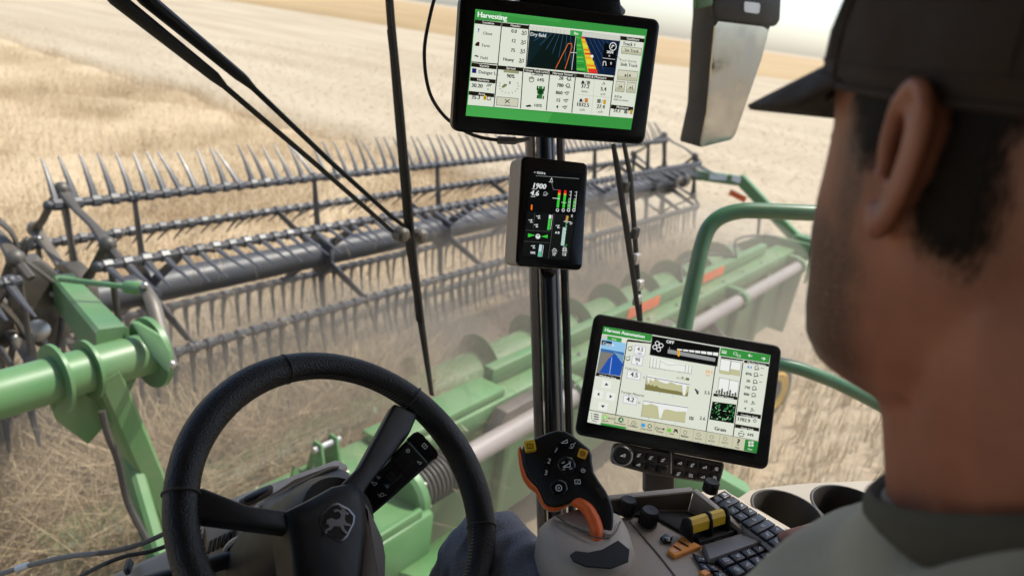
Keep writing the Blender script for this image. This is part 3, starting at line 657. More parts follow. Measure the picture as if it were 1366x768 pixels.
m = MB(); m.prism([mp(*q, .004) for q in ((303, 74), (455, 92), (473, 103), (470, 130), (445, 215), (356, 468), (344, 478), (245, 503), (243, 490), (266, 385), (283, 200), (293, 90))], -MN * .006, MIRM, .0); part(m, "mirror_glass", MR)
m = MB(); m.prism([mp(*q, .012) for q in ((287, -60), (523, -60), (517, 70), (503, 91), (488, 92), (305, 68), (290, 52))], -MN * .02, MIRH, .008); part(m, "top_cover", MR)
m = MB(); m.prism([mp(*q, .016) for q in ((396, 6), (443, 12), (446, 20), (443, 44), (436, 48), (397, 42), (392, 36), (392, 12))], -MN * .003, LABELW); part(m, "sticker", MR)
m = MB(); m.prism([mp(*q, .013) for q in ((234, -60), (288, -60), (286, 20), (234, 32))], -MN * .02, GREEN2, .005); part(m, "bracket", MR)
# ================================================================== handrails
HRL = thing("handrail", "bent dark green tube handrail outside the right window", "handrail", P(960, 300, 2.0))
m = MB(); hp = [(1640, 520, 2.3), (1630, 420, 2.3), (1600, 340, 2.27), (1540, 308, 2.22), (1330, 296, 2.1), (1150, 286, 2.02), (1080, 284, 2.0), (1010, 281, 2.0), (985, 282, 2.0), (962, 289, 2.0), (946, 303, 2.0), (937, 325, 2.0), (930, 355, 2.0), (914, 432, 2.0), (898, 520, 2.0), (880, 620, 2.0)]
m.tube([P(*q) for q in hp], .0215, GREEN2, 18, smooth=5); part(m, "top_tube", HRL)
m = MB(); m.tube([P(895, 520, 2.0), P(960, 470, 2.03), P(1045, 486, 2.05), P(1090, 500, 2.06), P(1140, 522, 2.08), P(1260, 585, 2.12), P(1420, 660, 2.2), P(1560, 690, 2.3)], .0185, GREEN2, 16, smooth=5); part(m, "lower_tube", HRL)
m = MB(); m.prism([P(900, 628, 2.0), P(955, 632, 2.0), P(1003, 660, 2.0), P(1010, 690, 2.0), P(900, 690, 2.0)], (.05, .03, 0), GREEN, .005); part(m, "step_plate", HRL)

# ================================================================== displays
SCREEN = bpy.data.materials.new("lit_screen"); SCREEN.use_nodes = True
_n = SCREEN.node_tree.nodes; _l = SCREEN.node_tree.links; _b = _n["Principled BSDF"]
_a = _n.new("ShaderNodeVertexColor"); _a.layer_name = "screen_colour"
_b.inputs["Base Color"].default_value = (.003, .003, .003, 1); _b.inputs["Roughness"].default_value = .25; _b.inputs["Specular IOR Level"].default_value = .2
_l.new(_a.outputs[0], _b.inputs["Emission Color"]); _b.inputs["Emission Strength"].default_value = 0.95 / 2 ** EXPOSURE
def lin(c): return tuple(((v / 255) / 12.92 if v / 255 <= .04045 else ((v / 255 + .055) / 1.055) ** 2.4) for v in c)
class Disp:
    def __init__(s, corners, width):
        A = np.array([list(ray(*c)) for c in corners]); A[1] *= -1; A[3] *= -1
        d = np.linalg.svd(A.T)[2][-1]; d = d / d[0]
        Q = [ray(*corners[i]) * float(d[i]) for i in range(4)]
        k = width / (Q[1] - Q[0]).length; Q = [EYE + q * k for q in Q]
        s.c = sum(Q, Vector()) / 4; ex = ((Q[1] - Q[0]) + (Q[2] - Q[3])).normalized(); ey = ((Q[0] - Q[3]) + (Q[1] - Q[2])).normalized()
        s.n = ex.cross(ey).normalized(); s.ex = ex; s.ey = s.n.cross(ex); s.k = 1.0
        s.w = width; s.h = ((Q[0] - Q[3]).length + (Q[1] - Q[2]).length) / 2
    def loc(s, px, py):
        q = PPL(px, py, s.c, s.n) - s.c; return q.dot(s.ex), q.dot(s.ey)
    def w3(s, a, b, z=0.0): return s.c + s.ex * a + s.ey * b + s.n * z
    def rrect(s, w_, h_, r_, z, k=5):
        out = []
        for (sx, sy, a0) in ((1, 1, 0), (-1, 1, 90), (-1, -1, 180), (1, -1, 270)):
            for i in range(k + 1):
                a = R(a0 + 90 * i / k); out.append(s.w3(sx * (w_ / 2 - r_) + r_ * math.cos(a), sy * (h_ / 2 - r_) + r_ * math.sin(a), z))
        return out
class Scr:
    """flat print of a lit screen: rectangles, lines, polygons and text, each layer a hair above the last"""
    def __init__(s, disp, conv, z0): s.d = disp; s.cv = conv; s.v = []; s.f = []; s.c = []; s.z = z0; s.step = .000006
    def L(s, p): return s.d.loc(*s.cv(*p))
    def raw(s, pts, fs, col):
        s.z += s.step; o = len(s.v); s.v += [s.d.w3(a, b, s.z) for a, b in pts]
        for f in fs: s.f.append([o + i for i in f]); s.c.append(lin(col))
    def rect(s, x0, y0, x1, y1, col):
        a, b = s.L((x0, y0)), s.L((x1, y1)); s.raw([(a[0], b[1]), (b[0], b[1]), (b[0], a[1]), (a[0], a[1])], [[0, 1, 2, 3]], col)
    def box(s, x, y, wz, hz, col, k=None):     # centred, size in zoom px
        a = s.L((x, y)); u = s.u(x, y); w2, h2 = wz * u / 2, hz * u / 2
        s.raw([(a[0] - w2, a[1] - h2), (a[0] + w2, a[1] - h2), (a[0] + w2, a[1] + h2), (a[0] - w2, a[1] + h2)], [[0, 1, 2, 3]], col)
    def frame(s, x, y, wz, hz, lw, cb, ci): s.box(x, y, wz, hz, cb); s.box(x, y, wz - lw * 2, hz - lw * 2, ci)
    def u(s, x, y):
        a, b = s.L((x, y)), s.L((x + 10, y)); return math.hypot(b[0] - a[0], b[1] - a[1]) / 10
    def poly(s, pts, col): s.raw([s.L(p) for p in pts], [list(range(len(pts)))], col)
    def line(s, pts, lw, col):
        for p, q in zip(pts, pts[1:]):
            a, b = Vector(s.L(p)), Vector(s.L(q)); t = (b - a); 
            if t.length < 1e-6: continue
            n_ = Vector((-t.y, t.x)).normalized() * lw * s.u(*p) / 2
            s.raw([tuple(a - n_), tuple(b - n_), tuple(b + n_), tuple(a + n_)], [[0, 1, 2, 3]], col)
    def disc(s, x, y, r, col, k=16):
        a = s.L((x, y)); u = s.u(x, y) * r; s.raw([(a[0] + u * math.cos(6.2832 * i / k), a[1] + u * math.sin(6.2832 * i / k)) for i in range(k)], [list(range(k))], col)
    def ring(s, x, y, r, lw, col, k=16):
        a = s.L((x, y)); u = s.u(x, y); p = []
        for i in range(k):
            c_, s_ = math.cos(6.2832 * i / k), math.sin(6.2832 * i / k); p += [(a[0] + u * (r - lw / 2) * c_, a[1] + u * (r - lw / 2) * s_), (a[0] + u * (r + lw / 2) * c_, a[1] + u * (r + lw / 2) * s_)]
        s.raw(p, [[2 * i, 2 * i + 1, (2 * i + 3) % (2 * k), (2 * i + 2) % (2 * k)] for i in range(k)], col)
    def text(s, x, y, tx, h, col, al='l', bold=0, rot=0, shear=0):
        vs, fs = text_tris(tx); a = s.L((x, y)); h = h * 1.08; bold = bold + .028; k = s.u(x, y) * h / .70
        wd = max(v[0] for v in vs); off = {'l': 0, 'c': -wd / 2, 'r': -wd}[al]
        c_, s_ = math.cos(R(rot)), math.sin(R(rot))
        for dx in ([0] if not bold else [-bold, bold]):
            s.raw([(a[0] + ((v[0] + off + dx + v[1] * shear) * c_ - v[1] * s_) * k, a[1] + ((v[0] + off + dx + v[1] * shear) * s_ + v[1] * c_) * k) for v in vs], fs, col)
    def build(s, name, parent):
        me = bpy.data.meshes.new(name); o = Vector(ORIG[parent.name]); me.from_pydata([tuple(Vector(v) - o) for v in s.v], [], s.f); me.materials.append(SCREEN)
        at = me.color_attributes.new("screen_colour", 'FLOAT_COLOR', 'CORNER'); buf = []
        for f, c in zip(s.f, s.c): buf += list((*c, 1.0)) * len(f)
        at.data.foreach_set("color", buf); me.update()
        ob = link(name, me, parent); ORIG[ob.name] = tuple(o); return ob
def zoomer(ox, oy, k): return lambda x, y: (ox + x / k, oy + y / k)
def shell(D, T, body, th, r_=.012, front=GLOSSB, inset=.004, back_scale=.96):
    m = MB(); zs = ((-.0015, 1.0), (-th * .5, 1.0), (-th, back_scale)); rings = [D.rrect(D.w - .004, D.h - .004, r_, 0.0)] + [D.rrect(D.w * k, D.h * k, r_, z) for z, k in zs]
    m.loft(rings, body); part(m, "housing", T)
    m = MB(); m.loft([D.rrect(D.w - .005, D.h - .005, r_ * .9, -.0005), D.rrect(D.w - .005, D.h - .005, r_ * .9, .0012), D.rrect(D.w - .009, D.h - .009, r_ * .8, .0018)], front); part(m, "bezel", T)
GRN, WHT, BLK, DIM, HDR = (58, 150, 66), (224, 229, 214), (18, 20, 18), (120, 125, 115), (30, 26, 18)
# ---- large upper display
D1 = Disp([(617, -8), (883, 27), (858, 193), (601, 175)], .31)
T1 = thing("upper_display", "large black touch display with harvesting page at the top of pillar", "display", D1.c)
shell(D1, T1, BLACKP, .032)
s = Scr(D1, zoomer(590, 0, 3.84), .0020)
s.poly([(168, 48), (1047, 152), (963, 665), (118, 593)], GRN)
s.poly([(168, 48), (608, 100), (600, 118), (166, 62)], (66, 160, 74)); s.poly([(125, 540), (560, 580), (540, 628), (118, 593)], (72, 166, 78))
s.poly([(166, 102), (438, 128), (446, 126), (1034, 186), (972, 606), (128, 537)], WHT)
s.text(177, 88, "Harvesting", 23, (240, 250, 240), bold=.015)
def head(x0, y0, x1, y1, tx=None):
    s.poly([(x0, y0), (x1, y1), (x1 - 2.5, y1 + 20), (x0 - 2.5, y0 + 20)], HDR)
    if tx: s.text((x0 + x1) / 2, (y0 + y1) / 2 + 15, tx, 11, (215, 215, 205), 'c')
head(166, 102, 300, 117, "Location"); head(306, 118, 440, 132, "Header"); head(148, 322, 278, 337, "Variety"); head(142, 395, 272, 409, "Hectares"); head(135, 466, 265, 480, "Area")
head(284, 336, 412, 348, "Spread"); head(418, 350, 545, 364, "Grain Tank Level"); head(551, 364, 678, 378, "Harvest Sensor"); head(684, 377, 874, 396, "Yield & Moisture")
head(912, 186, 1033, 200, "Guidance"); head(862, 536, 976, 549, "Moisture")
for a, b in (((303, 115), (262, 548)), ((442, 128), (426, 345)), ((284, 330), (146, 318)), ((412, 345), (398, 556)), ((549, 362), (530, 566)), ((681, 376), (660, 578)), ((876, 392), (852, 594)), ((910, 184), (876, 392)), ((428, 342), (876, 386)), ((284, 334), (262, 545))):
    s.line([a, b], 4.5, BLK)
# location list
for i, (x, y, tx, c) in enumerate(((205, 178, "Client", (90, 95, 90)), (200, 240, "Farm", (90, 95, 90)), (192, 303, "Field", (90, 95, 90)))):
    s.text(x, y, tx, 13, c)
s.disc(184, 152, 4, (60, 80, 110)); s.line([(184, 155), (182, 168)], 6, (130, 170, 215)); s.poly([(166, 228), (176, 216), (188, 230), (187, 238), (166, 236)], (40, 20, 20)); s.disc(183, 222, 6, (60, 20, 20)); s.poly([(160, 288), (170, 282), (186, 290), (178, 294)], (70, 75, 60))
for y, tx in ((170, "0.0"), (219, "12"), (267, "75")): s.text(368 - (y - 170) * .06 - 4, y, tx, 15, (30, 32, 28), 'c', bold=.01)
s.text(336, 314, "Heavy", 14, (25, 28, 24), 'c', bold=.02)
for x, y in ((416, 170), (412, 218), (408, 264), (402, 312)):
    s.line([(x - 14, y + 8), (x + 12, y - 10)], 3, (60, 62, 58)); s.line([(x - 10, y + 12), (x + 12, y + 6), (x + 10, y - 10)], 3, (70, 72, 66)); s.line([(x - 8, y - 8), (x + 2, y + 8)], 2.5, (50, 52, 48)); s.disc(x - 6, y - 8, 3.5, (40, 42, 38))
s.box(161, 363, 22, 22, (28, 30, 110)); s.text(182, 377, "Dettger L...", 15, (40, 42, 38))
s.text(146, 446, "30.20", 17, (22, 25, 20), bold=.01); s.text(146, 506, "35.3", 17, (22, 25, 20), bold=.01)
for i in range(3): s.line([(224 + i * 8, 444), (234 + i * 8, 430)], 3.5, (60, 62, 55))
s.text(226, 460, "ac", 9, DIM); s.box(216, 501, 15, 22, (205, 165, 40)); s.box(237, 504, 20, 20, (90, 92, 84)); s.box(237, 504, 14, 12, WHT); s.line([(213, 501), (219, 503)], 5, BLK)
s.rect(312, 357, 389, 379, (150, 152, 112)); s.text(347, 400, "90%", 16, (22, 25, 20), 'c', bold=.015)
s.text(342, 432, "8", 13, (40, 42, 38), 'c'); s.poly([(300, 446), (315, 430), (330, 432), (326, 442), (308, 452)], (120, 130, 80))
for k in range(11):
    a = R(160 + k * 22); x, y = 338 + 46 * math.cos(a) * -1, 452 - 30 * math.sin(a) * -1
    s.line([(338 + 44 * math.cos(a), 440 - 34 * math.sin(a)), (338 + 53 * math.cos(a), 440 - 42 * math.sin(a))], 2.5, (90, 95, 84))
s.frame(330, 522, 112, 42, 2.5, (110, 112, 96), (208, 206, 184)); s.line([(318, 510), (342, 528)], 4, (45, 45, 40)); s.line([(318, 528), (342, 510)], 4, (45, 45, 40)); s.text(330, 543, "Spread", 7, DIM, 'c')
s.text(482, 388, "Canola", 14, (60, 62, 56), 'c'); s.text(500, 418, "64%", 14, (35, 38, 32), 'c', bold=.01)
s.ring(454, 408, 12, 4, (110, 112, 104)); s.box(454, 402, 28, 8, (150, 152, 142))
s.box(500, 468, 34, 26, (40, 110, 48)); s.box(500, 452, 18, 18, (44, 128, 52)); s.box(498, 490, 22, 30, (44, 120, 50)); s.disc(500, 470, 13, (22, 60, 26)); s.box(484, 452, 7, 20, BLK); s.box(518, 455, 7, 20, BLK); s.box(484, 496, 6, 16, BLK); s.box(514, 500, 6, 16, BLK)
s.text(485, 548, "100%", 13, (40, 42, 36), 'c'); s.poly([(422, 542), (446, 536), (456, 546), (430, 549)], (40, 42, 36))
for y, tx in ((410, "28"), (446, "780"), (484, "860"), (522, "15"), (556, "4")):
    s.text(604 - (y - 410) * .14, y, tx, 15, (24, 27, 22), 'c', bold=.015)
    x2 = 645 - (y - 410) * .14; s.ring(x2, y - 6, 9 if y < 460 else 6, 3.5, (85, 88, 80)); s.line([(x2 - 16, y - 9), (x2 + 14, y - 12 if y > 460 else y + 4)], 3, (85, 88, 80))
for x, y, a, b in ((727, 452, "37.2", "bu/ac"), (820, 466, "5.4", "ac/h"), (714, 546, "1032.5", "bu/h"), (806, 556, "27.4", "ac/h")):
    s.text(x, y, a, 16, (24, 27, 22), 'c', bold=.015); s.text(x - 2, y + 22, b, 10, DIM, 'c')
for x, y, c in ((716, 422, (40, 40, 36)), (706, 514, (40, 40, 36))): s.poly([(x - 10, y + 8), (x - 4, y - 8), (x + 4, y - 8), (x + 10, y + 8)], c); s.line([(x + 12, y + 8), (x + 19, y - 8)], 2, DIM)
s.box(745, 424, 16, 16, (120, 122, 112)); s.box(734, 515, 15, 20, (200, 120, 40)); s.box(798, 518, 18, 18, (110, 112, 100)); s.box(827, 523, 14, 20, (205, 160, 40)); s.line([(810, 528), (817, 512)], 2, DIM); s.line([(812, 432), (830, 432), (820, 420)], 3, (90, 92, 84))
s.line([(776, 400), (760, 585)], 1.5, (180, 184, 170)); s.line([(690, 484), (864, 502)], 1.5, (180, 184, 170))
# guidance map
s.poly([(446, 132), (908, 186), (878, 388), (428, 342)], (12, 26, 24)); s.poly([(446, 132), (652, 156), (650, 180), (442, 156)], (214, 216, 204)); s.poly([(712, 164), (908, 186), (904, 212), (708, 188)], (206, 208, 198)); s.poly([(652, 155), (714, 163), (710, 190), (650, 182)], (62, 164, 72))
for k in range(9): s.line([(462 + k * 20, 138 + k * 2.3), (459 + k * 20, 158 + k * 2.3)], 1.5, (160, 162, 150))
s.poly([(444, 157), (560, 170), (428, 342)], (16, 34, 38)); s.poly([(708, 190), (902, 213), (880, 388), (790, 378)], (16, 34, 60))
for k in range(8): s.line([(520 + k * 19, 167 + k * 2.0), (432 + k * 32, 190 + (k * 21 if k < 7 else 150))], 2.0, (50, 92, 128))
for k in range(6): s.line([(725 + k * 22, 196 + k * 2.6), (800 + k * 22, 372 - k * 12)], 2.0, (48, 84, 130))
s.poly([(683, 188), (706, 190), (744, 372), (683, 362)], (52, 158, 62)); s.poly([(706, 190), (722, 192), (792, 378), (742, 372)], (232, 206, 52))
for k in range(9):
    t = k / 9; x = 706 + 38 * t; y = 190 + 182 * t; s.poly([(x, y), (x + 17 + 30 * t, y + 2), (x + 21 + 33 * t, y + 12), (x + 3, y + 10)], ((226, 60, 40), (240, 160, 40), (236, 216, 60), (232, 130, 36))[k % 4]); s.poly([(684, y), (700 + 30 * t, y + 1), (700 + 30 * t, y + 7), (684, y + 6)], ((90, 190, 80), (40, 130, 50), (120, 200, 80))[k % 3])
s.poly([(740, 352), (782, 356), (792, 378), (746, 373)], (228, 54, 44)); s.line([(576, 352), (640, 225), (658, 225), (660, 240), (624, 356)], 3.2, (236, 112, 52)); s.line([(680, 186), (658, 360)], 2.5, (220, 226, 220)); s.line([(652, 270), (686, 272)], 2.5, (220, 226, 220))
s.disc(762, 290, 7, (240, 240, 240)); s.text(446, 184, "Dry field", 15, (215, 222, 220)); s.text(680, 180, "0m", 12, (235, 245, 235), 'c')
s.poly([(826, 222), (890, 230), (878, 350), (812, 342)], (6, 8, 10)); s.ring(869, 240, 17, 4, (225, 228, 226)); s.line([(862, 248), (866, 234), (876, 236)], 5, (225, 228, 226)); s.text(853, 275, "2024", 11, (235, 235, 235), 'c', bold=.02); s.text(850, 292, "ft", 8, (220, 220, 220), 'c'); s.line([(816, 298), (880, 306)], 2.5, (200, 200, 200)); s.line([(818, 338), (820, 316), (832, 317), (834, 338)], 4, (215, 215, 215)); s.text(858, 332, "0", 11, (225, 225, 225), 'c')
# right column
s.text(918, 232, "Track 1", 14, (36, 38, 32), bold=.01)
for x, y, w_, h_ in ((964, 262, 104, 34), (944, 388, 104, 46), (906, 444, 48, 48), (962, 449, 48, 48)): s.frame(x, y, w_, h_, 2, (128, 130, 110), (190, 190, 164)); s.box(x, y - h_ * .18, w_ - 6, h_ * .5, (212, 212, 190))
s.text(964, 268, "Set Track", 12, (40, 42, 36), 'c'); s.text(945, 318, "Track Spacing", 10, (150, 152, 142), 'c'); s.text(950, 342, "Shift Track", 13, (40, 42, 36), 'c')
s.line([(944, 376), (944, 398)], 3, (40, 42, 36))
for sx in (-1, 1): s.poly([(944 + sx * 4, 387), (944 + sx * 15, 380), (944 + sx * 15, 396)], (40, 42, 36))
s.line([(900, 434), (900, 456)], 3, (40, 42, 36)); s.poly([(904, 444), (914, 437), (914, 452)], (40, 42, 36)); s.line([(968, 440), (968, 462)], 3, (40, 42, 36)); s.poly([(964, 450), (954, 443), (954, 458)], (40, 42, 36))
s.text(876, 500, "0.0 in", 11, (50, 52, 46)); s.text(872, 514, "Shift Increment", 8, DIM)
s.text(870, 574, "24.3", 14, (24, 27, 22), bold=.01); s.box(934, 572, 16, 18, (110, 112, 100)); s.box(962, 574, 13, 20, (190, 150, 50)); s.line([(944, 580), (950, 564)], 2, DIM)
s.build("screen", T1)
m = MB(); c0 = D1.w3(-.01, -.06, -.02); c1 = on_pillar(c0.z) - bk * .03 + rt * -.004
m.tube([c0, c0.lerp(c1, .5) + Vector((0, 0, -.01)), c1], [.022, .018, .024], BLACKP, 12)
c0 = D1.w3(.02, .03, -.025); c1 = on_pillar(c0.z) - bk * .03; m.tube([c0, c1], .02, BLACKP, 12); part(m, "mount_arm", T1)
m = MB(); m.prism([D1.w3(-.07, D1.h / 2 - .006, -.008), D1.w3(.10, D1.h / 2 - .006, -.008), D1.w3(.085, D1.h / 2 + .035, -.008), D1.w3(-.06, D1.h / 2 + .035, -.008)], -D1.n * .03, GLOSSB, .005); part(m, "mount_bracket", T1)
CB = thing("display_cable", "black cable looping down left of the upper display to grey connector", "cable", P(575, 90, 1.12))
m = MB(); m.tube([P(585, -20, 1.12), P(574, 20, 1.12), P(566, 70, 1.12), P(572, 120, 1.12), P(590, 152, 1.13), P(615, 172, 1.15), P(640, 183, 1.16), P(672, 188, 1.16)], .0027, RUBBER, 8, smooth=6); part(m, "lead", CB)
m = MB(); m.tube([P(664, 187, 1.16), P(688, 188, 1.17)], .006, mat("grey_plug", (.16, .15, .14), .5), 8); m.tube([P(688, 188, 1.17), P(706, 186, 1.18)], [.0045, .003], mat("grey_plug", (.16, .15, .14), .5), 8); part(m, "connector", CB)
CB2 = thing("coiled_cable", "black cables bundled above the top edge of the upper display", "cable", P(800, 0, 1.2))
m = MB(); m.tube([P(770, -16, 1.2), P(782, 2, 1.2), P(800, 12, 1.2), P(812, 4, 1.2), P(808, -20, 1.2)], .005, RUBBER, 8, smooth=5); m.tube([P(800, -20, 1.2), P(806, 0, 1.2), P(818, 10, 1.22), P(830, 16, 1.25)], .006, RUBBER, 8, smooth=5); m.ball(P(822, 14, 1.24), (.016, .012, .01), RUBBER); part(m, "lead", CB2, kind="stuff")
# ---- small corner display
D2 = Disp([(702, 209), (790, 219), (770, 360), (681, 354)], .105)
T2 = thing("corner_display", "small portrait display with black dashboard page clamped on the corner post", "display", D2.c)
m = MB(); off = -D2.ex * .010
m.loft([D2.rrect(D2.w, D2.h, .008, -.001), D2.rrect(D2.w, D2.h, .008, -.008), [p + off * .7 for p in D2.rrect(D2.w, D2.h * .98, .008, -.03)], [p + off for p in D2.rrect(D2.w * .9, D2.h * .94, .008, -.040)]], BEIGE); part(m, "housing", T2)
m = MB(); m.loft([D2.rrect(D2.w - .001, D2.h - .001, .008, -.002), D2.rrect(D2.w - .001, D2.h - .001, .008, .001), D2.rrect(D2.w - .005, D2.h - .005, .007, .0022)], GLOSSB); part(m, "bezel", T2)
s = Scr(D2, zoomer(660, 170, 3.4909), .0024); G2, W2c = (60, 200, 60), (225, 228, 228)
s.poly([(168, 196), (405, 214), (345, 622), (128, 608)], (10, 11, 12))
s.poly([(150, 392), (270, 402), (240, 606), (124, 598)], (18, 20, 20)); s.poly([(276, 402), (372, 410), (340, 616), (248, 610)], (22, 24, 24))
s.text(180, 215, "= 12:54 h", 9, W2c, bold=.01); s.line([(190, 226), (390, 240)], 1.5, (150, 152, 152)); s.line([(262, 254), (270, 290), (300, 293)], 1.5, (130, 132, 132))
s.text(170, 282, "1900", 21, W2c, shear=.2, bold=.01); s.text(162, 316, "4.6", 21, W2c, shear=.2, bold=.01); s.line([(170, 287), (195, 289)], 2, W2c); s.line([(165, 322), (186, 324)], 2, W2c)
s.line([(250, 254), (268, 256)], 2.5, W2c); s.line([(256, 250), (262, 236), (266, 250)], 2.5, W2c); s.ring(233, 310, 8, 2.5, (170, 172, 172)); s.line([(222, 318), (246, 308)], 2.5, (170, 172, 172)); s.text(160, 384, "1", 22, (245, 120, 30), bold=.02)
for i, (x, top) in enumerate(((299, 292), (326, 294), (350, 296), (375, 298))):
    x2 = x - 9
    if i < 2:
        s.line([(x, top), (x - 1, top + 14)], 11, (230, 40, 30)); s.line([(x - 1, top + 14), (x - 2, top + 22)], 11, (240, 170, 40)); s.line([(x - 2, top + 22), (x2, 374 + i * 2)], 11, G2)
    else:
        s.line([(x + 4, top), (x - 4, 378 + i)], 2, W2c); s.line([(x - 6, top + 40), (x2 - 2, 376 + i)], 9, (70, 180, 70))
        for k in range(5): s.line([(x + 3 - k * 2, top + 4 + k * 16), (x - 5 - k * 2, top + 4 + k * 16)], 2, W2c)
    s.ring(x2 - 1, 386, 6, 3, W2c, 8)
s.line([(266, 330), (300, 333)], 2.5, W2c); s.line([(308, 350), (330, 352)], 2, W2c)
s.line([(184, 400), (176, 470)], 1.2, (90, 92, 92)); s.line([(140, 478), (256, 486)], 1.2, (90, 92, 92)); s.line([(134, 530), (250, 538)], 1.2, (90, 92, 92)); s.line([(274, 402), (246, 610)], 1.5, (90, 92, 92))
for x, y in ((200, 418), (164, 436), (190, 458), (290, 462), (176, 556)): s.line([(x - 10, y - 4), (x + 8, y - 6), (x - 2, y + 6), (x + 10, y + 6)], 2.5, W2c)
s.text(288, 495, "A.B", 9, W2c, 'c', bold=.02); s.text(174, 588, "50%", 9, W2c, 'c', bold=.02)
s.line([(256, 408), (246, 478)], 11, (230, 236, 230)); s.line([(254, 424), (246, 478)], 11, G2); s.line([(266, 408), (257, 476)], 2, W2c)
s.poly([(152, 494), (186, 502), (152, 512)], G2); s.poly([(244, 500), (212, 508), (242, 516)], G2); s.ring(198, 508, 9, 4, W2c); s.box(198, 510, 16, 8, W2c)
s.line([(336, 412), (330, 440)], 11, (190, 150, 80)); s.line([(318, 438), (352, 441)], 2.5, W2c); s.line([(330, 440), (318, 552)], 3, (60, 190, 110)); s.line([(322, 466), (312, 550)], 16, (176, 206, 196)); s.text(352, 418, "E", 10, W2c); s.text(346, 452, "D", 10, W2c); s.disc(330, 548, 3, G2)
for k in range(7): s.disc(334 - k * 2.4, 446 + k * 15, 1.8, W2c, 8)
s.line([(212, 546), (204, 602)], 14, (190, 214, 220)); s.line([(208, 578), (205, 602)], 14, (90, 190, 150)); s.line([(224, 548), (216, 602)], 2, W2c)
for x, tx in ((274, "17"), (321, "1.6")): s.line([(x - 12, 574), (x + 14, 576)], 2, W2c); s.line([(x - 8, 570), (x, 564), (x + 10, 570)], 2.5, W2c); s.line([(x - 10, 582), (x + 12, 584)], 2, W2c); s.text(x - 2, 597, tx, 10, W2c, 'c', bold=.02)
s.ring(322, 566, 8, 2.5, W2c)
s.build("screen", T2)
m = MB(); c0 = P(733, 352, 1.13); m.tube([D2.w3(-.002, -D2.h / 2 + .015, -.03), c0 + Vector((0, 0, -.012)), on_pillar(c0.z - .04) - bk * .03 + rt * -.004], [.012, .011, .017], GLOSSB, 12); m.ball(c0, .012, BLACKP, 12); part(m, "ball_mount", T2)
# ---- large lower display
D3 = Disp([(797, 418), (1047, 462), (1020, 626), (763, 578)], .31)
T3 = thing("lower_display", "large black touch display with harvest automation page above the armrest", "display", D3.c)
shell(D3, T3, BLACKP, .034)
s = Scr(D3, zoomer(760, 410, 3.34), .0020)
s.poly([(150, 84), (893, 212), (830, 648), (78, 510)], WHT); s.poly([(150, 84), (368, 122), (360, 152), (144, 118)], (54, 146, 62)); s.poly([(672, 178), (893, 212), (885, 248), (666, 214)], (54, 146, 62)); s.poly([(258, 142), (362, 156), (360, 162), (257, 152)], HDR)
s.text(155, 106, "Harvest Automation", 14, (238, 246, 238), bold=.012)
s.line([(796, 214), (812, 217)], 4, WHT); s.poly([(792, 213), (802, 205), (800, 223)], WHT); s.line([(852, 226), (866, 228)], 4, WHT); s.poly([(872, 229), (862, 220), (860, 237)], WHT); s.box(686, 202, 22, 6, WHT); s.text(676, 196, "Live", 9, WHT); s.frame(736, 205, 16, 12, 2, WHT, (54, 146, 62)); s.frame(752, 215, 16, 10, 2, WHT, (54, 146, 62))
# camera tile
s.poly([(146, 122), (168, 126), (164, 148), (142, 144)], (200, 204, 192)); s.poly([(168, 126), (232, 138), (229, 157), (165, 147)], (58, 158, 66)); s.poly([(144, 140), (250, 160), (226, 306), (118, 290)], (150, 200, 236)); s.poly([(139, 186), (242, 205), (226, 306), (118, 290)], (128, 126, 118)); s.poly([(139, 182), (242, 201), (240, 214), (137, 195)], (60, 110, 170))
s.poly([(186, 216), (204, 200), (240, 240), (226, 306), (130, 290), (172, 228)], (34, 84, 176)); s.poly([(196, 198), (242, 214), (236, 252)], (120, 160, 190)); s.line([(187, 222), (177, 296)], 2.2, (190, 210, 240)); s.poly([(142, 146), (188, 152), (186, 172), (140, 166)], (22, 50, 72)); s.text(146, 165, "Canola", 12, (225, 235, 245)); s.text(196, 146, "0 m", 8, WHT, 'c'); s.poly([(118, 290), (226, 308), (224, 322), (114, 304)], HDR); s.text(168, 313, "Windrow View", 8, (230, 230, 224), 'c')
for x, y, p in ((163, 342, ((0, -7), (-9, 5), (9, 5))), (127, 386, ((-6, 0), (5, -8), (5, 8))), (182, 396, ((7, 0), (-5, -8), (-5, 8))), (147, 440, ((0, 7), (-9, -5), (9, -5)))): s.box(x, y, 40, 34, (236, 240, 232)); s.poly([(x + a, y + b) for a, b in p], (20, 22, 20))
s.line([(256, 146), (204, 478)], 4, BLK); s.line([(86, 456), (838, 594)], 3, (40, 42, 36)); s.line([(652, 234), (606, 552)], 4, BLK); s.line([(770, 246), (726, 574)], 4, BLK)
# settings
LAV = (176, 178, 206)
for x, y, w_, h_, tx, hh in ((312, 192, 50, 42, "4.5", 15), (300, 238, 50, 40, "90", 15), (285, 302, 62, 36, "4.5", 18), (268, 412, 62, 36, "4.2", 18)):
    s.frame(x, y, w_, h_, 2.5, LAV, (240, 242, 238)); s.text(x, y + (7 if hh > 16 else 2), tx, hh, (26, 28, 34), 'c', bold=.012 if hh > 16 else 0)
s.text(310, 207, "mph", 7, (120, 90, 160), 'c'); s.text(298, 254, "%", 8, (90, 90, 120), 'c')
for x, y in ((268, 184), (258, 228)): s.ring(x, y, 9, 2.5, (90, 94, 88)); s.line([(x - 8, y + 8), (x + 10, y + 4)], 2.5, (90, 94, 88)); s.line([(x + 6, y - 8), (x + 12, y - 14)], 2, (90, 94, 88))
s.text(246, 273, "Grain loss", 9, (120, 124, 116)); s.text(228, 380, "Foreign Material", 10, (110, 114, 106)); s.ring(330, 312, 4, 2, DIM, 8); s.ring(308, 424, 4, 2, DIM, 8)
KH, KD = (196, 194, 152), (128, 124, 74)
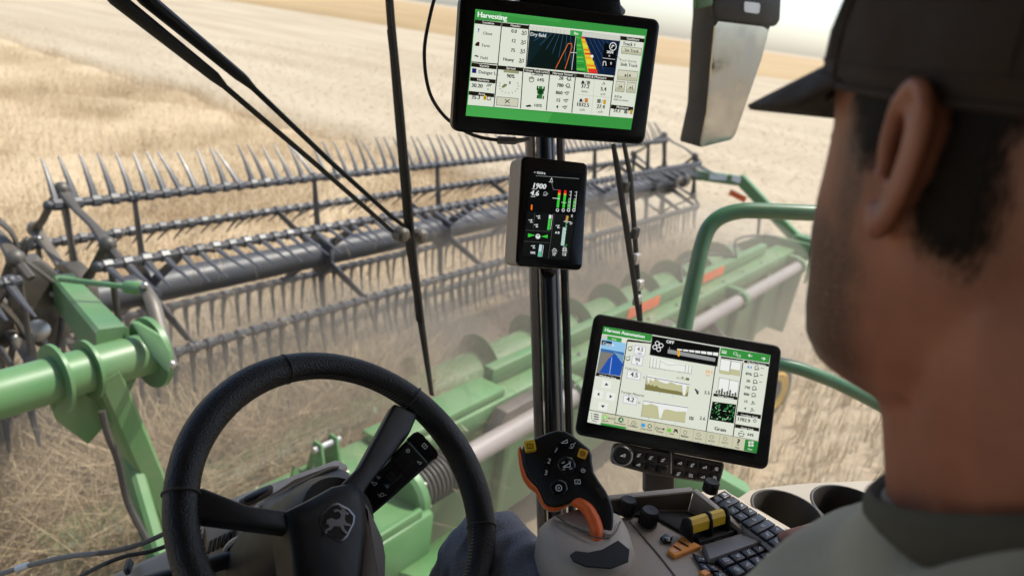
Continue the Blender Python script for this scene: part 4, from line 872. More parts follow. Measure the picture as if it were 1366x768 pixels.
s.poly([(352, 218), (548, 262), (542, 296), (352, 268)], (236, 239, 230)); 
for x, y0, y1 in ((358, 222, 268), (372, 226, 270), (386, 230, 270), (402, 234, 274), (516, 256, 290), (530, 258, 292), (544, 260, 294)): s.line([(x, y0), (x - 4, y1)], 2, (130, 132, 128))
s.line([(404, 240), (440, 258), (480, 254), (516, 262)], 1.5, (150, 152, 148)); s.line([(352, 266), (542, 296)], 2, (120, 122, 116))
s.poly([(342, 298), (536, 340), (524, 396), (333, 366)], (238, 240, 236))
s.poly([(341, 306), (350, 340), (356, 318), (372, 330), (380, 314), (400, 330), (430, 340), (450, 332), (480, 346), (500, 344), (503, 390), (512, 392), (522, 346), (532, 352), (524, 396), (333, 366)], KH)
s.poly([(338, 336), (346, 346), (352, 340), (362, 350), (368, 342), (376, 354), (384, 346), (398, 358), (420, 362), (450, 368), (480, 372), (500, 378), (503, 390), (512, 392), (528, 372), (524, 396), (333, 366)], KD)
s.line([(342, 308), (536, 344)], 2.5, (60, 62, 80)); s.line([(342, 298), (333, 366), (524, 396)], 1.5, (130, 132, 120))
s.poly([(328, 412), (524, 440), (512, 512), (316, 484)], (238, 240, 236)); s.poly([(326, 430), (340, 434), (362, 428), (392, 440), (398, 492), (404, 494), (418, 456), (430, 452), (470, 462), (518, 464), (512, 512), (316, 484)], KH); s.line([(330, 416), (526, 446)], 2.5, (60, 62, 80)); s.line([(328, 412), (316, 484), (512, 512)], 1.5, (130, 132, 120))
for x, y in ((400, 380), (460, 392), (352, 490), (410, 500), (470, 512), (420, 274), (490, 286)): s.line([(x, y), (x - 1, y + 7)], 1.5, DIM)
s.rect(498, 308, 505, 316, KD); s.rect(516, 312, 530, 326, (110, 116, 70)); s.text(474, 316, "No Loss", 7, (130, 140, 96)); s.text(618, 294, "39.5", 13, (236, 160, 70), 'c'); s.text(614, 306, "bu/h", 8, (236, 160, 70), 'c')
s.text(596, 384, "3.5", 14, (30, 32, 28)); s.text(576, 498, "2.6", 14, (30, 32, 28)); s.poly([(554, 362), (562, 362), (574, 384), (566, 388), (560, 374)], (40, 42, 36)); s.line([(568, 368), (574, 378)], 3, (40, 42, 36))
for k in range(3): s.line([(534 + k * 7, 484 + k), (533 + k * 7, 500 + k)], 4.5, (60, 62, 54))
# fan panel
s.poly([(366, 126), (668, 178), (656, 264), (354, 212)], (70, 72, 72)); s.poly([(369, 129), (665, 181), (653, 261), (358, 210)], (8, 9, 9))
for dx, dy in ((-3, -14), (14, -4), (3, 13), (-14, 3)): s.ring(392 + dx, 174 + dy, 9, 3.2, (240, 240, 240), 12)
s.text(428, 158, "OFF", 13, (240, 240, 240), bold=.012); s.text(440, 184, "1", 7, WHT)
for k in range(7): s.poly([(478 + k * 26.5, 184 + k * 3.2 - k * .55), (501 + k * 26.5, 187 + k * 3.2 - k * .7), (500 + k * 26.5, 193 + k * 3.2 + k * .7), (477 + k * 26.5, 190 + k * 3.2 + k * .7)], (240, 240, 236))
s.poly([(437, 186), (648, 226), (645, 242), (434, 204)], (150, 152, 152)); s.poly([(480, 188), (490, 190), (488, 214), (484, 221), (478, 212)], (245, 180, 30)); s.line([(484, 196), (483, 208)], 2, (120, 80, 10))
# right columns
s.poly([(672, 218), (772, 234), (771, 240), (671, 226)], HDR); s.poly([(776, 234), (886, 252), (884, 264), (774, 246)], HDR); s.text(830, 255, "Machine Settings", 8, (225, 225, 220), 'c')
s.frame(690, 262, 46, 62, 2, (130, 132, 128), (240, 242, 238)); s.frame(736, 272, 46, 62, 2, (130, 132, 128), (240, 242, 238)); s.box(688, 290, 44, 16, KH); s.box(734, 290, 44, 26, KH)
s.frame(684, 346, 48, 62, 2, (130, 132, 128), (240, 242, 238)); s.frame(728, 356, 44, 62, 2, (130, 132, 128), (240, 242, 238))
for k in range(8): s.box(652 + k * 12, 376 + k * 2 - (k % 3) * 3, 7, 10 + (k % 3) * 8, (80, 82, 76))
s.poly([(640, 382), (746, 398), (744, 412), (637, 394)], HDR); s.text(692, 403, "Grain Camera", 8, (225, 225, 220), 'c')
s.poly([(634, 418), (740, 432), (728, 516), (620, 498)], (5, 14, 7))
rr_ = random.Random(3)
for _ in range(46):
    u_, v_ = rr_.random(), rr_.random(); x = 636 + 98 * u_ - 12 * v_; y = 424 + 12 * u_ + 70 * v_; a = rr_.uniform(0, 6.28); l_ = rr_.uniform(3, 8)
    s.line([(x - l_ * math.cos(a), y - l_ * math.sin(a)), (x + l_ * math.cos(a), y + l_ * math.sin(a))], 2.6, rr_.choice(((70, 170, 90), (110, 200, 120), (40, 110, 60), (190, 225, 190))))
s.text(667, 549, "Grain", 15, (28, 30, 26), 'c', bold=.012)
for k, (y, tx) in enumerate(((272, "4.4"), (302, "89%"), (333, "28"), (362, "790"), (392, "880"), (424, "15"), (455, "4"))):
    x = 802 - k * 3.4; s.text(x - 4, y, tx, 11, (70, 130, 210) if k == 0 else (34, 36, 32), 'c', bold=.012)
    s.ring(x + 28, y - 3, 8 if k < 5 else 3, 3, (70, 72, 66), 10); s.line([(x + 18, y + 6), (x + 40, y + 4)], 3, (70, 72, 66))
    if k < 3: s.line([(x + 46, y - 2), (x + 60, y)], 3, (110, 112, 104))
s.poly([(746, 462), (850, 478), (848, 496), (742, 480)], HDR); s.text(796, 487, "Combine Yield", 8, (225, 225, 220), 'c'); s.text(742, 502, "1702.9", 14, (28, 30, 26), bold=.01); s.ring(822, 504, 6, 3, (90, 92, 84))
s.poly([(736, 518), (842, 536), (840, 552), (733, 534)], HDR); s.text(788, 543, "Grain Tank", 8, (225, 225, 220), 'c'); s.ring(762, 562, 12, 3, (60, 62, 56)); s.box(762, 555, 26, 6, WHT); s.line([(749, 558), (776, 562)], 3, (60, 62, 56)); s.text(802, 572, "64%", 11, (34, 36, 32), 'c', bold=.015)
# bottom bar
s.poly([(86, 458), (838, 594), (830, 648), (78, 510)], (206, 204, 176))
s.poly([(86, 458), (144, 468), (137, 522), (78, 510)], (224, 228, 214))
for k in range(3): s.line([(106, 474 + k * 10), (128, 478 + k * 10)], 4.5, (24, 26, 24)); s.disc(97, 472 + k * 10, 2.6, (24, 26, 24), 8)
s.poly([(137, 512), (250, 532), (248, 541), (135, 521)], (54, 146, 62)); s.poly([(780, 586), (838, 596), (830, 648), (772, 636)], (40, 132, 54))
for dx in (-8, 5):
    for dy in (-8, 5): s.box(806 + dx, 608 + dy, 10, 10, WHT)
s.text(800, 633, "Apps", 7, WHT, 'c'); s.text(746, 612, "?", 26, (26, 28, 26), 'c', bold=.03); s.text(742, 626, "Help", 7, (60, 62, 56), 'c')
for k in range(11): s.line([(146 + k * 58, 470 + k * 10.5), (138 + k * 58, 520 + k * 10.5)], 1.5, (150, 150, 126))
s.disc(156, 488, 10, (120, 210, 60)); s.ring(156, 488, 4, 2.5, (240, 250, 240), 8); s.text(168, 496, "AUTO", 8, (60, 62, 56)); s.disc(227, 500, 12, (28, 110, 60)); s.text(227, 506, "A", 12, WHT, 'c', bold=.02)
s.ring(284, 516, 10, 2, (50, 52, 48)); s.disc(284, 516, 2.5, (50, 52, 48), 8); s.disc(326, 524, 9, (70, 160, 225)); s.ring(355, 528, 8, 3, (60, 62, 56)); s.ring(386, 538, 6, 2.5, (60, 62, 56)); s.line([(392, 538), (410, 540)], 3, (60, 62, 56)); s.disc(416, 541, 5, (60, 62, 56), 8); s.disc(442, 546, 9, (110, 205, 60)); s.line([(462, 556), (466, 542), (476, 544), (478, 558)], 4.5, (44, 46, 40)); s.disc(472, 548, 5, (44, 46, 40), 8)
for x, y in ((512, 556), (572, 566), (630, 576), (690, 584)): s.ring(x, y, 8, 2, (110, 112, 98), 10); s.text(x - 2, y + 22, "AUTO", 7, (90, 92, 80), 'c'); s.line([(x - 6, y + 32), (x + 2, y + 33)], 3, (90, 160, 220))
for x, y, tx in ((156, 508, "Speed"), (222, 520, "Automation"), (280, 532, "Headland"), (340, 546, "Auto Feed"), (398, 556, "Unload"), (452, 566, "Path"), (510, 576, "Residue")): s.text(x, y, tx, 7, (60, 62, 52), 'c')
s.text(108, 508, "Menu", 7, (60, 62, 52), 'c')
s.build("screen", T3)
# button panel below it
def l3(zx, zy, z=.0): return D3.w3(*D3.loc(680 + zx / 3.252, 560 + zy / 3.252), z)
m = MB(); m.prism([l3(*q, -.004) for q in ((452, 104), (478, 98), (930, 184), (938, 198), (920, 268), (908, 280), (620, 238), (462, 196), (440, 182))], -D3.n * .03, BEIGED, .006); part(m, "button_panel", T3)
m = MB(); c = l3(489, 152, -.004); m.lathe(c, D3.n, [(.0145, 0), (.0145, .006), (.0125, .008), (.0001, .008)], BLACKP, 28); m.lathe(c, D3.n, [(.0175, .0), (.0175, .002), (.0150, .0025), (.0150, 0)], SILVER, 28); part(m, "dial", T3)
icon_mb = MB()
def glyph(o, ex, ey, n, k, rnd):
    # small white key symbol: ring, bar or arrow
    t = rnd.randrange(4); n = n * .0006
    def seg(a, b, wd=.14):
        a, b = Vector(a), Vector(b); d = (b - a); q = Vector((-d.y, d.x)).normalized() * wd * .5
        icon_mb.add([o + n + (ex * p[0] + ey * p[1]) * k for p in (a - q, b - q, b + q, a + q)], [[0, 1, 2, 3]], WHITEMARK)
    def rng_(r_=.5, m_=10):
        for i in range(m_): seg((r_ * math.cos(6.283 * i / m_), r_ * math.sin(6.283 * i / m_)), (r_ * math.cos(6.283 * (i + 1) / m_), r_ * math.sin(6.283 * (i + 1) / m_)))
    if t == 0: rng_(); seg((-.2, 0), (.2, 0)); seg((0, -.2), (0, .2))
    elif t == 1: seg((-.6, -.3), (.6, -.3)); seg((.6, -.3), (.6, .4)); seg((.6, .4), (-.6, -.3))
    elif t == 2: seg((-.55, -.4), (.55, -.4)); seg((.55, -.4), (.55, .4)); seg((.55, .4), (-.55, .4)); seg((-.55, .4), (-.55, -.4)); seg((-.15, -.15), (.15, .15))
    else: rng_(.35, 8); seg((.3, .3), (.7, .6)); seg((-.7, -.5), (.1, -.6))
rk = random.Random(11)
for (x, y) in ((560, 152), (612, 163), (665, 173), (557, 193), (610, 204), (660, 214), (738, 186), (792, 195), (846, 204), (898, 212), (732, 232), (786, 240), (838, 246), (890, 250)):
    c = l3(x, y, -.004); m = MB(); m.box((0, 0, 0), (.0165, .0118, .004), GLOSSB, bev=.0012)
    M = frame(c + D3.n * .001, D3.ex, D3.ey, D3.n); m.v = [tuple(M @ Vector(v)) for v in m.v]; part(m, "button", T3)
    if (x, y) not in ((610, 204), (660, 214)): glyph(c + D3.n * .0026, D3.ex, D3.ey, D3.n, .0048, rk)
glyph(l3(489, 152, -.004) + D3.n * .0078, D3.ex, D3.ey, D3.n, .006, random.Random(4))
part(icon_mb, "button_print", T3, smooth=0)
m = MB(); m.prism([l3(*q, -.036) for q in ((700, 95), (705, 95), (704, 232), (699, 232))], D3.n * .0335, SILVER); 
part(m, "divider", T3)
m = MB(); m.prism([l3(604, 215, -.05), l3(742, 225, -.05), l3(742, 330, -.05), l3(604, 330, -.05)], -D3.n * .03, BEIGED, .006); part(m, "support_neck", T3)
m = MB(); m.tube([D3.w3(0, -.02, -.03), l3(672, 225, -.065)], .02, BLACKP, 12); part(m, "mount_arm", T3)
# ================================================================== steering wheel
WC = EYE + Vector((.5003, .5292, -.5464)); WN = Vector((-.029, -.756, 1)).normalized()
WX = Vector((0, 1, 0)).cross(WN).normalized(); WX = (Vector((1, 0, 0)) - WN * WN.x).normalized(); WYv = WN.cross(WX)
SW = thing("steering_wheel", "black leather steering wheel with three spokes and stitched rim", "steering wheel", WC)
def z5(x, y): return (200 + x / 2.494, 460 + y / 2.494)
def wl(zx, zy, off=0.0): return PPL(*z5(zx, zy), WC + WN * off, WN)
RW = .1818
def rimp(a, dr=0.0, dz=0.0): return WC + (WX * math.cos(a) + WYv * math.sin(a)) * (RW + dr) + WN * dz
m = MB(); n = 96
m.tube([rimp(6.2832 * i / n) for i in range(n)], [.0178 + .0012 * math.cos(6.2832 * i / n * 3 + .6) for i in range(n)], LEATHER, 20, closed=True, up=tuple(WN), flat=.92); part(m, "rim", SW, smooth=60)
def wang(zx, zy):
    q = wl(zx, zy) - WC; return math.atan2(q.dot(WYv), q.dot(WX))
for q in ((445, 70), (1105, 605), (860, 200), (165, 500)):
    a = wang(*q); m = MB(); c = rimp(a); t = (rimp(a + .01) - rimp(a - .01)).normalized()
    m.lathe(c, t, [(.0175, -.0012), (.0188, -.0008), (.0188, .0008), (.0175, .0012)], RUBBER, 20); part(m, "rim_seam", SW)
m = MB()
for i in range(230):
    a = 6.2832 * i / 230; p = rimp(a, -.0165, .0065); q = rimp(a + .016, -.0172, -.001)
    m.tube([p, q], .0007, DARKMET, 4)
part(m, "stitching", SW, kind="stuff")
def spoke(pts, off0, th, name="spoke"):
    m = MB(); m.prism([wl(*q, off0) for q in pts], -WN * th, BLACKP, .005, 3); part(m, name, SW)
spoke([(150, 468), (185, 472), (330, 530), (470, 548), (500, 600), (478, 622), (330, 602), (150, 578)], .006, .02)
spoke([(815, 190), (895, 228), (868, 292), (720, 478), (700, 540), (600, 520), (650, 450), (700, 400)], .006, .02)
spoke([(560, 740), (700, 740), (690, 1010), (560, 1010)], .002, .02)
# hub pad
hub = [wl(*q, .0) for q in ((440, 560), (520, 520), (600, 476), (672, 462), (700, 490), (712, 560), (712, 650), (702, 740), (690, 830), (600, 870), (520, 850), (470, 780), (462, 700), (450, 620))]
hc = sum(hub, Vector()) / len(hub)
m = MB(); m.loft([[hc + (p - hc) * .93 - WN * .045 for p in hub], [hc + (p - hc) * 1.0 - WN * .012 for p in hub], [hc + (p - hc) * 1.0 + WN * .004 for p in hub], [hc + (p - hc) * .94 + WN * .010 for p in hub], [hc + (p - hc) * .7 + WN * .0135 for p in hub], [hc + (p - hc) * .3 + WN * .015 for p in hub]], BLACKP); part(m, "hub_pad", SW, smooth=50)
m = MB(); m.prism([wl(*q, .001) for q in ((706, 500), (730, 530), (780, 640), (790, 700), (788, 860), (690, 880), (705, 740), (714, 640))], -WN * .05, BEIGED, .006); part(m, "hub_side_cover", SW)
EMO = .0165
EB = mat("emblem_black", (.006, .006, .006), .2); EMS = mat("emblem_silver", (.16, .16, .165), .3, metal=.7)
em = [(566, 590), (572, 560), (604, 528), (626, 522), (664, 542), (684, 566), (682, 590), (658, 638), (640, 654), (618, 646), (580, 618)]
ec = sum((Vector((*q, 0)) for q in em), Vector()) / len(em)
m = MB(); m.prism([wl(*q, EMO) for q in em], -WN * .006, EMS, .001); m.prism([wl(ec.x + (q[0] - ec.x) * .88, ec.y + (q[1] - ec.y) * .88, EMO + .0012) for q in em], -WN * .003, EB)
part(m, "emblem_badge", SW)
deer = [(586, 596), (590, 580), (604, 574), (618, 580), (630, 578), (636, 566), (632, 556), (624, 552), (614, 556), (612, 548), (622, 544), (634, 548), (640, 544), (630, 536), (634, 532), (648, 544), (652, 552), (662, 558), (660, 564), (650, 564), (648, 578), (654, 590), (668, 596), (668, 602), (652, 600), (644, 596), (648, 612), (660, 624), (656, 630), (640, 616), (632, 602), (612, 602), (604, 612), (592, 618), (588, 628), (582, 624), (586, 612), (598, 604), (594, 594)]
m = MB(); m.prism([wl(*q, EMO + .0022) for q in deer], -WN * .0012, EMS); part(m, "leaping_deer", SW, smooth=0)
# ================================================================== steering column and dash
SC = thing("steering_column", "taupe steering column with instrument hood, louvres and black levers", "steering column", (0.5, .75, 2.3))
def Pz5(x, y, d): return P(*z5(x, y), d)
m = MB(); a0 = WC - WN * .045; m.lathe(a0, -WN, [(.045, -.02), (.055, .0), (.06, .05), (.066, .14), (.07, .42), (.09, .62)], BLACKP, 24); part(m, "column_tube", SC)
m = MB(); m.loft([[Pz5(x, y, d) for x, y in ((385, 615), (470, 600), (560, 640), (700, 640), (720, 900), (440, 900))] for d in (.905, .97)], mat("column_dark", (.022, .018, .015), .5, bump=.1, bscale=700)); part(m, "column_cover", SC)
DV = Vector((.02, .10, -.10))
m = MB(); m.prism([Pz5(*q) for q in ((165, 585, 1.02), (260, 575, 1.02), (330, 596, 1.00), (375, 640, .98), (440, 800, .97), (440, 900, .97), (140, 900, 1.0), (148, 768, 1.0))], DV, BEIGE, .008); part(m, "column_shroud", SC)
for k in range(6):
    x = 188 + k * 15; y = 676 - k * 7
    m = MB(); m.prism([Pz5(x, y + 22, 1.005), Pz5(x + 9, y + 18, 1.005), Pz5(x + 16, y - 28, 1.005), Pz5(x + 8, y - 24, 1.005)], -DV * .06, BLACKP, .001); part(m, "louvre", SC)
bc = Pz5(310, 700, .975); vn = -ray(*z5(310, 700)).normalized(); vn = (vn + Vector((-.5, 0, .1))).normalized()
m = MB(); m.lathe(bc, vn, [(.026, -.01), (.026, .006), (.024, .009), (.020, .009), (.018, .004), (.0001, .004)], BEIGE, 28); part(m, "boss_ring", SC)
m = MB(); m.tube([bc, Pz5(240, 718, .955), Pz5(165, 742, .94), Pz5(60, 775, .92), Pz5(-60, 810, .90)], [.013, .0125, .012, .0125, .013], BLACKP, 14, flat=.8); part(m, "tilt_lever", SC)
m = MB(); c = Pz5(188, 738, .925); m.lathe(c, vn, [(.0045, 0), (.0045, .003), (.0030, .0032), (.0001, .0015)], DARKMET, 14); part(m, "lever_screw", SC)
# dash slab with grab slot, instrument hood
m = MB(); m.prism([Pz5(*q) for q in ((150, 560, 1.13), (300, 494, 1.16), (470, 432, 1.20), (628, 374, 1.24), (668, 400, 1.22), (560, 450, 1.15), (410, 530, 1.09), (300, 600, 1.06), (150, 640, 1.06))], (0, .02, -.05), BEIGE, .008); part(m, "dash_top", SC)
m = MB(); sl_ = [(295, 524, 1.122), (330, 506, 1.132), (372, 484, 1.144), (400, 472, 1.150), (412, 480, 1.146), (404, 494, 1.138), (350, 522, 1.124), (310, 538, 1.116), (296, 534, 1.118)]
m.prism([Pz5(x, y, d) + Vector((0, 0, .006)) for x, y, d in sl_], (0, 0, -.012), BEIGED, .002); m.prism([Pz5(312 + (x - 350) * .72 + 40, 508 + (y - 508) * .72, d) + Vector((0, 0, .0085)) for x, y, d in sl_], (0, 0, -.006), BLACKP, .001); part(m, "grab_slot", SC)
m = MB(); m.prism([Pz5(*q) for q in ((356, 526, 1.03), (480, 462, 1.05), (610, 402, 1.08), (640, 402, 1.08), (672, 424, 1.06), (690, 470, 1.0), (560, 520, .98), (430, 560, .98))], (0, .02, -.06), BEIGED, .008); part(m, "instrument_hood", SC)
m = MB(); m.prism([Pz5(*q) for q in ((350, 528, 1.027), (480, 452, 1.05), (600, 398, 1.078), (636, 396, 1.078), (632, 404, 1.072), (604, 408, 1.07), (482, 466, 1.043), (362, 540, 1.02))], (0, .006, -.012), BEIGE, .003); part(m, "hood_edge", SC)
m = MB(); m.prism([Pz5(*q) for q in ((-130, 760, 1.12), (140, 640, 1.12), (175, 660, 1.10), (150, 800, 1.05), (-60, 860, 1.06))], (0, .05, -.06), BEIGE, .01); part(m, "dash_corner", SC)
m = MB(); m.prism([Pz5(-70, 728, 1.115), Pz5(-50, 722, 1.115), Pz5(-62, 760, 1.09), Pz5(-80, 770, 1.09)], (0, .01, .004), BLACKP, .002); part(m, "corner_recess", SC)
# multi-function stalk right of the hub
a, b = Pz5(690, 545, .925), Pz5(915, 335, .955); d_ = (b - a).normalized(); vv = -ray(560, 610).normalized(); sx_ = d_.cross(vv).normalized(); vz = sx_.cross(d_)
m = MB(); rings = []
for t, wd, th in ((0, .017, .011), (.25, .0185, .012), (.7, .0200, .0125), (.88, .0205, .0125)):
    c = a.lerp(b, t); rings.append([c + sx_ * wd * x + vz * th * y for x, y in ((1, .5), (.8, 1), (-.8, 1), (-1, .5), (-1, -.5), (-.8, -1), (.8, -1), (1, -.5))])
m.loft(rings, BLACKP); part(m, "control_stalk", SC)
m = MB(); rings = []
for t, k in ((.885, 1), (.90, 1.06), (1.0, 1.06), (1.045, .95), (1.06, .7)):
    c = a.lerp(b, t); rings.append([c + sx_ * .0205 * k * x + vz * .013 * k * y for x, y in ((1, .5), (.8, 1), (-.8, 1), (-1, .5), (-1, -.5), (-.8, -1), (.8, -1), (1, -.5))])
m.loft(rings, GLOSSB); part(m, "stalk_end_button", SC)
m = MB()
for t in (.60, .66, .72, .78):
    c = a.lerp(b, t) + vz * .0128
    for s_ in (-1, -.33, .33, 1): m.box(c + sx_ * s_ * .012, (.004, .0035, .002), BLACKP, M=Matrix((sx_, d_, vz)).transposed(), bev=.0006)
part(m, "ridge_grip", SC, kind="stuff")
m = MB(); m.box(a.lerp(b, .5) + vz * .0125, (.017, .028, .006), GLOSSB, M=Matrix((sx_, d_, vz)).transposed(), bev=.002); m.box(a.lerp(b, .5) + vz * .016, (.013, .008, .004), BLACKP, M=Matrix((sx_, d_, vz)).transposed(), bev=.001); part(m, "rocker_switch", SC)
icon_mb = MB(); e1 = (sx_ * .9 + d_ * .1).normalized()
for t, off, k, sd_ in ((.32, -.010, .006, 3), (.30, .008, .006, 9), (.40, -.010, .005, 4), (.99, 0, .0055, 5), (.82, -.010, .0045, 6), (.83, .010, .0045, 8)):
    glyph(a.lerp(b, t) + sx_ * off + vz * (.0123 if t < .9 else .0143), sx_, d_, vz, k, random.Random(sd_))
part(icon_mb, "stalk_print", SC, smooth=0)
# loose cables on the lower left of the windscreen
for k, pts in enumerate((((-20, 772), (30, 756), (90, 742), (150, 735), (190, 724), (222, 710)), ((95, 776), (130, 756), (165, 742), (200, 735), (232, 724)), ((150, 780), (178, 758), (205, 744), (240, 735)))):
    T = thing("cable", ("pale grey cable sagging along the lower left windscreen edge", "darker short cable below the pale grey cable, lower left", "shortest cable beside the dash corner, lower left")[k], "cable", P(*pts[2], 1.22), "loose cables at the windscreen foot")
    m = MB(); m.tube([P(*q, 1.22 + .02 * k) for q in pts], .0042 - .0006 * k, mat("grey_cable", (.22, .20, .17), .6) if k == 0 else RUBBER, 8, smooth=5); part(m, "sheath", T)
    if k == 0:
        m = MB(); m.tube([P(22, 758, 1.219), P(38, 753, 1.219)], .0056, LABELW, 8); part(m, "cable_tag", T)
# ================================================================== multi function lever
JP = P(748, 640, .93); JN = (-ray(748, 640).normalized() + Vector((0, 0, .25))).normalized()
JX = (ray(800, 640) - ray(700, 640)); JX = (JX - JN * JX.dot(JN)).normalized(); JY = JN.cross(JX)
JL = thing("control_lever", "black and orange multi function drive lever with yellow buttons", "control lever", P(790, 740, .95))
def jz(x, y): return (690 + x / 3.879, 570 + y / 3.879)
def jp(x, y, off=0.0): return PPL(*jz(x, y), JP + JN * off, JN)
head_o = [(22, 125), (30, 92), (52, 72), (95, 52), (150, 28), (200, 12), (245, 14), (290, 38), (335, 75), (375, 108), (387, 140), (388, 175), (398, 230), (425, 275), (460, 325), (484, 375), (499, 430), (499, 480), (492, 545), (470, 610), (450, 650), (425, 650), (425, 600), (432, 540), (430, 480), (410, 430), (375, 395), (330, 372), (290, 378), (262, 390), (235, 402), (195, 410), (160, 404), (138, 385), (122, 345), (108, 312), (85, 290), (50, 250), (28, 190)]
m = MB(); rings = []
cc = Vector((0, 0, 0))
pts2 = [jp(*q) for q in head_o]
def inset(pts, d, n):
    out = []; L_ = len(pts)
    for i in range(L_):
        a, b, c = pts[i - 1], pts[i], pts[(i + 1) % L_]
        t = ((b - a).normalized() + (c - b).normalized()).normalized(); out.append(b + n.cross(t) * d)
    return out
def cham(pts, th, bev, mt, mb_, n, top=0.0):
    # rounded slab from an outline; n points to the viewer
    area = sum((pts[i] - pts[0]).cross(pts[(i + 1) % len(pts)] - pts[0]).dot(n) for i in range(len(pts))); sg = 1 if area > 0 else -1
    rings = [inset(pts, sg * bev, n), inset(pts, sg * bev * .35, n), pts, pts, inset(pts, sg * bev * .35, n), inset(pts, sg * bev, n)]
    zs = (top - th, top - th + bev * .35, top - th + bev, top - bev, top - bev * .35, top)
    mb_.loft([[p + n * z for p in r] for r, z in zip(rings, zs)], mt)
cham(pts2, .036, .0035, BLACKP, m, JN, 0.0); part(m, "lever_body", JL, smooth=45)
og = [(24, 88), (12, 92), (8, 120), (12, 170), (22, 215), (34, 250), (46, 268), (62, 292), (82, 306), (104, 322), (120, 362), (140, 396), (168, 416), (204, 420), (240, 408), (270, 392), (250, 376), (200, 390), (168, 380), (150, 340), (130, 300), (90, 240), (50, 180)]
m = MB(); cham([jp(q[0] - 5, q[1] + 3, -.003) for q in og], .026, .004, ORANGEB, m, JN, -.003); part(m, "orange_edge", JL, smooth=45)
m = MB(); m.tube([jp(285, 384, -.012), jp(325, 390, -.008), jp(368, 425, -.006), (jp(398, 480, -.004)), jp(412, 540, -.004), jp(410, 600, -.005), jp(402, 645, -.008)], [.005, .0075, .0082, .0086, .009, .0092, .008], ORANGEB, 16, smooth=4, up=tuple(JN), flat=1.5); part(m, "orange_grip", JL, smooth=60)
m = MB(); m.tube([jp(412, 625, -.014), jp(408, 680, -.016), jp(400, 760, -.02)], [.0095, .011, .015], RUBBER, 16); part(m, "lever_shaft", JL)
def jbox(x, y, wz, hz, th, mt, name, rot=0, bev=.0015, lab=None):
    u = .93 / 1000 / 3.879 * 1.02; m = MB(); m.box((0, 0, 0), (wz * u, hz * u, th), mt, bev=bev)
    M = frame(jp(x, y, th * .3), JX, JY, JN) @ Matrix.Rotation(R(rot), 4, 'Z'); m.v = [tuple(M @ Vector(v)) for v in m.v]
    return part(m, name, JL, **({"label": lab} if lab else {}))
jbox(66, 98, 58, 56, .016, YELLOWB, "yellow_button", rot=10, bev=.0025); jbox(338, 135, 46, 48, .006, AMBERB, "amber_button", rot=-22, bev=.002)
for x, y, r_ in ((255, 195, 47), (215, 312, 46)):
    m = MB(); u = .93 / 1000 / 3.879; c = jp(x, y, 0); m.lathe(c, JN, [(r_ * u, 0), (r_ * u, .0025), (r_ * u * .9, .0035), (r_ * u * .72, .0022), (r_ * u * .62, .0022), (r_ * u * .55, .004), (.0001, .0045)], GLOSSB, 24); part(m, "round_pad", JL)
for x, y, w_, h_, rt_ in ((240, 72, 52, 44, -28), (284, 92, 40, 42, -30), (196, 116, 54, 34, 42), (163, 172, 54, 34, 58), (146, 232, 54, 34, 74), (341, 222, 38, 38, -20), (312, 280, 40, 36, -20)):
    jbox(x, y, w_, h_, .004, GLOSSB, "thumb_button", rot=rt_)
icon_mb = MB()
def jtext(x, y, tx, h, rot):
    vs, fs = text_tris(tx); k = h / .7; wd = max(v[0] for v in vs)
    M = frame(jp(x, y, .0042), JX, JY, JN) @ Matrix.Rotation(R(rot), 4, 'Z')
    icon_mb.add([M @ Vector(((v[0] - wd / 2) * k, (v[1] - .35) * k, 0)) for v in vs], fs, WHITEMARK)
jtext(198, 114, "1", .0062, -30); jtext(165, 172, "2", .0062, -20); jtext(148, 232, "3", .0062, -10)
for x, y, k, sd_ in ((255, 195, .0075, 1), (215, 312, .0075, 6), (243, 72, .0065, 4), (285, 93, .006, 12), (341, 222, .005, 2), (312, 280, .006, 7), (236, 180, .003, 1), (275, 212, .003, 4), (272, 178, .003, 6), (240, 215, .003, 8)):
    glyph(jp(x, y, .0042), JX, JY, JN, k, random.Random(sd_))
for x, y, k, sd_, z in ((66, 96, .0065, 5, .0135), (338, 135, .0055, 6, .0052)):
    o_ = len(icon_mb.m); glyph(jp(x, y, z), JX, JY, JN, k, random.Random(sd_))
    icon_mb.mi(BLACKP); icon_mb.m[o_:] = [icon_mb.mats.index(BLACKP)] * (len(icon_mb.m) - o_)
for k in range(6):
    q = jp(424 + k * 6, 318 + k * 9, .0008); icon_mb.add([q + JX * a + JY * b for a, b in ((-.004, -.0006), (.004, .002), (.004, .003), (-.004, .0004))], [[0, 1, 2, 3]], DARKMET)
part(icon_mb, "button_print", JL, smooth=0, kind="stuff")
# ================================================================== armrest console
ZC = 2.80
AC = thing("armrest_console", "taupe armrest console with keypads, knobs, yellow levers and storage bin", "armrest console", PZ(880, 740, 2.6))
def c8(x, y): return (680 + x / 3.252, 560 + y / 3.252)
def k8(x, y): return (860 + x / 6, 640 + y / 6)
def cz(x, y, z=ZC): return PZ(*c8(x, y), z)
def kz(x, y, z=ZC): return PZ(*k8(x, y), z)
m = MB(); cham([PZ(*q, ZC) for q in ((752, 745), (770, 722), (800, 700), (835, 682), (880, 660), (940, 650), (968, 648), (1066, 722), (1120, 780), (1060, 850), (900, 880), (800, 800), (770, 770))], .22, .010, BEIGE, m, Vector((0, 0, 1)), 0); part(m, "console_body", AC, smooth=45)
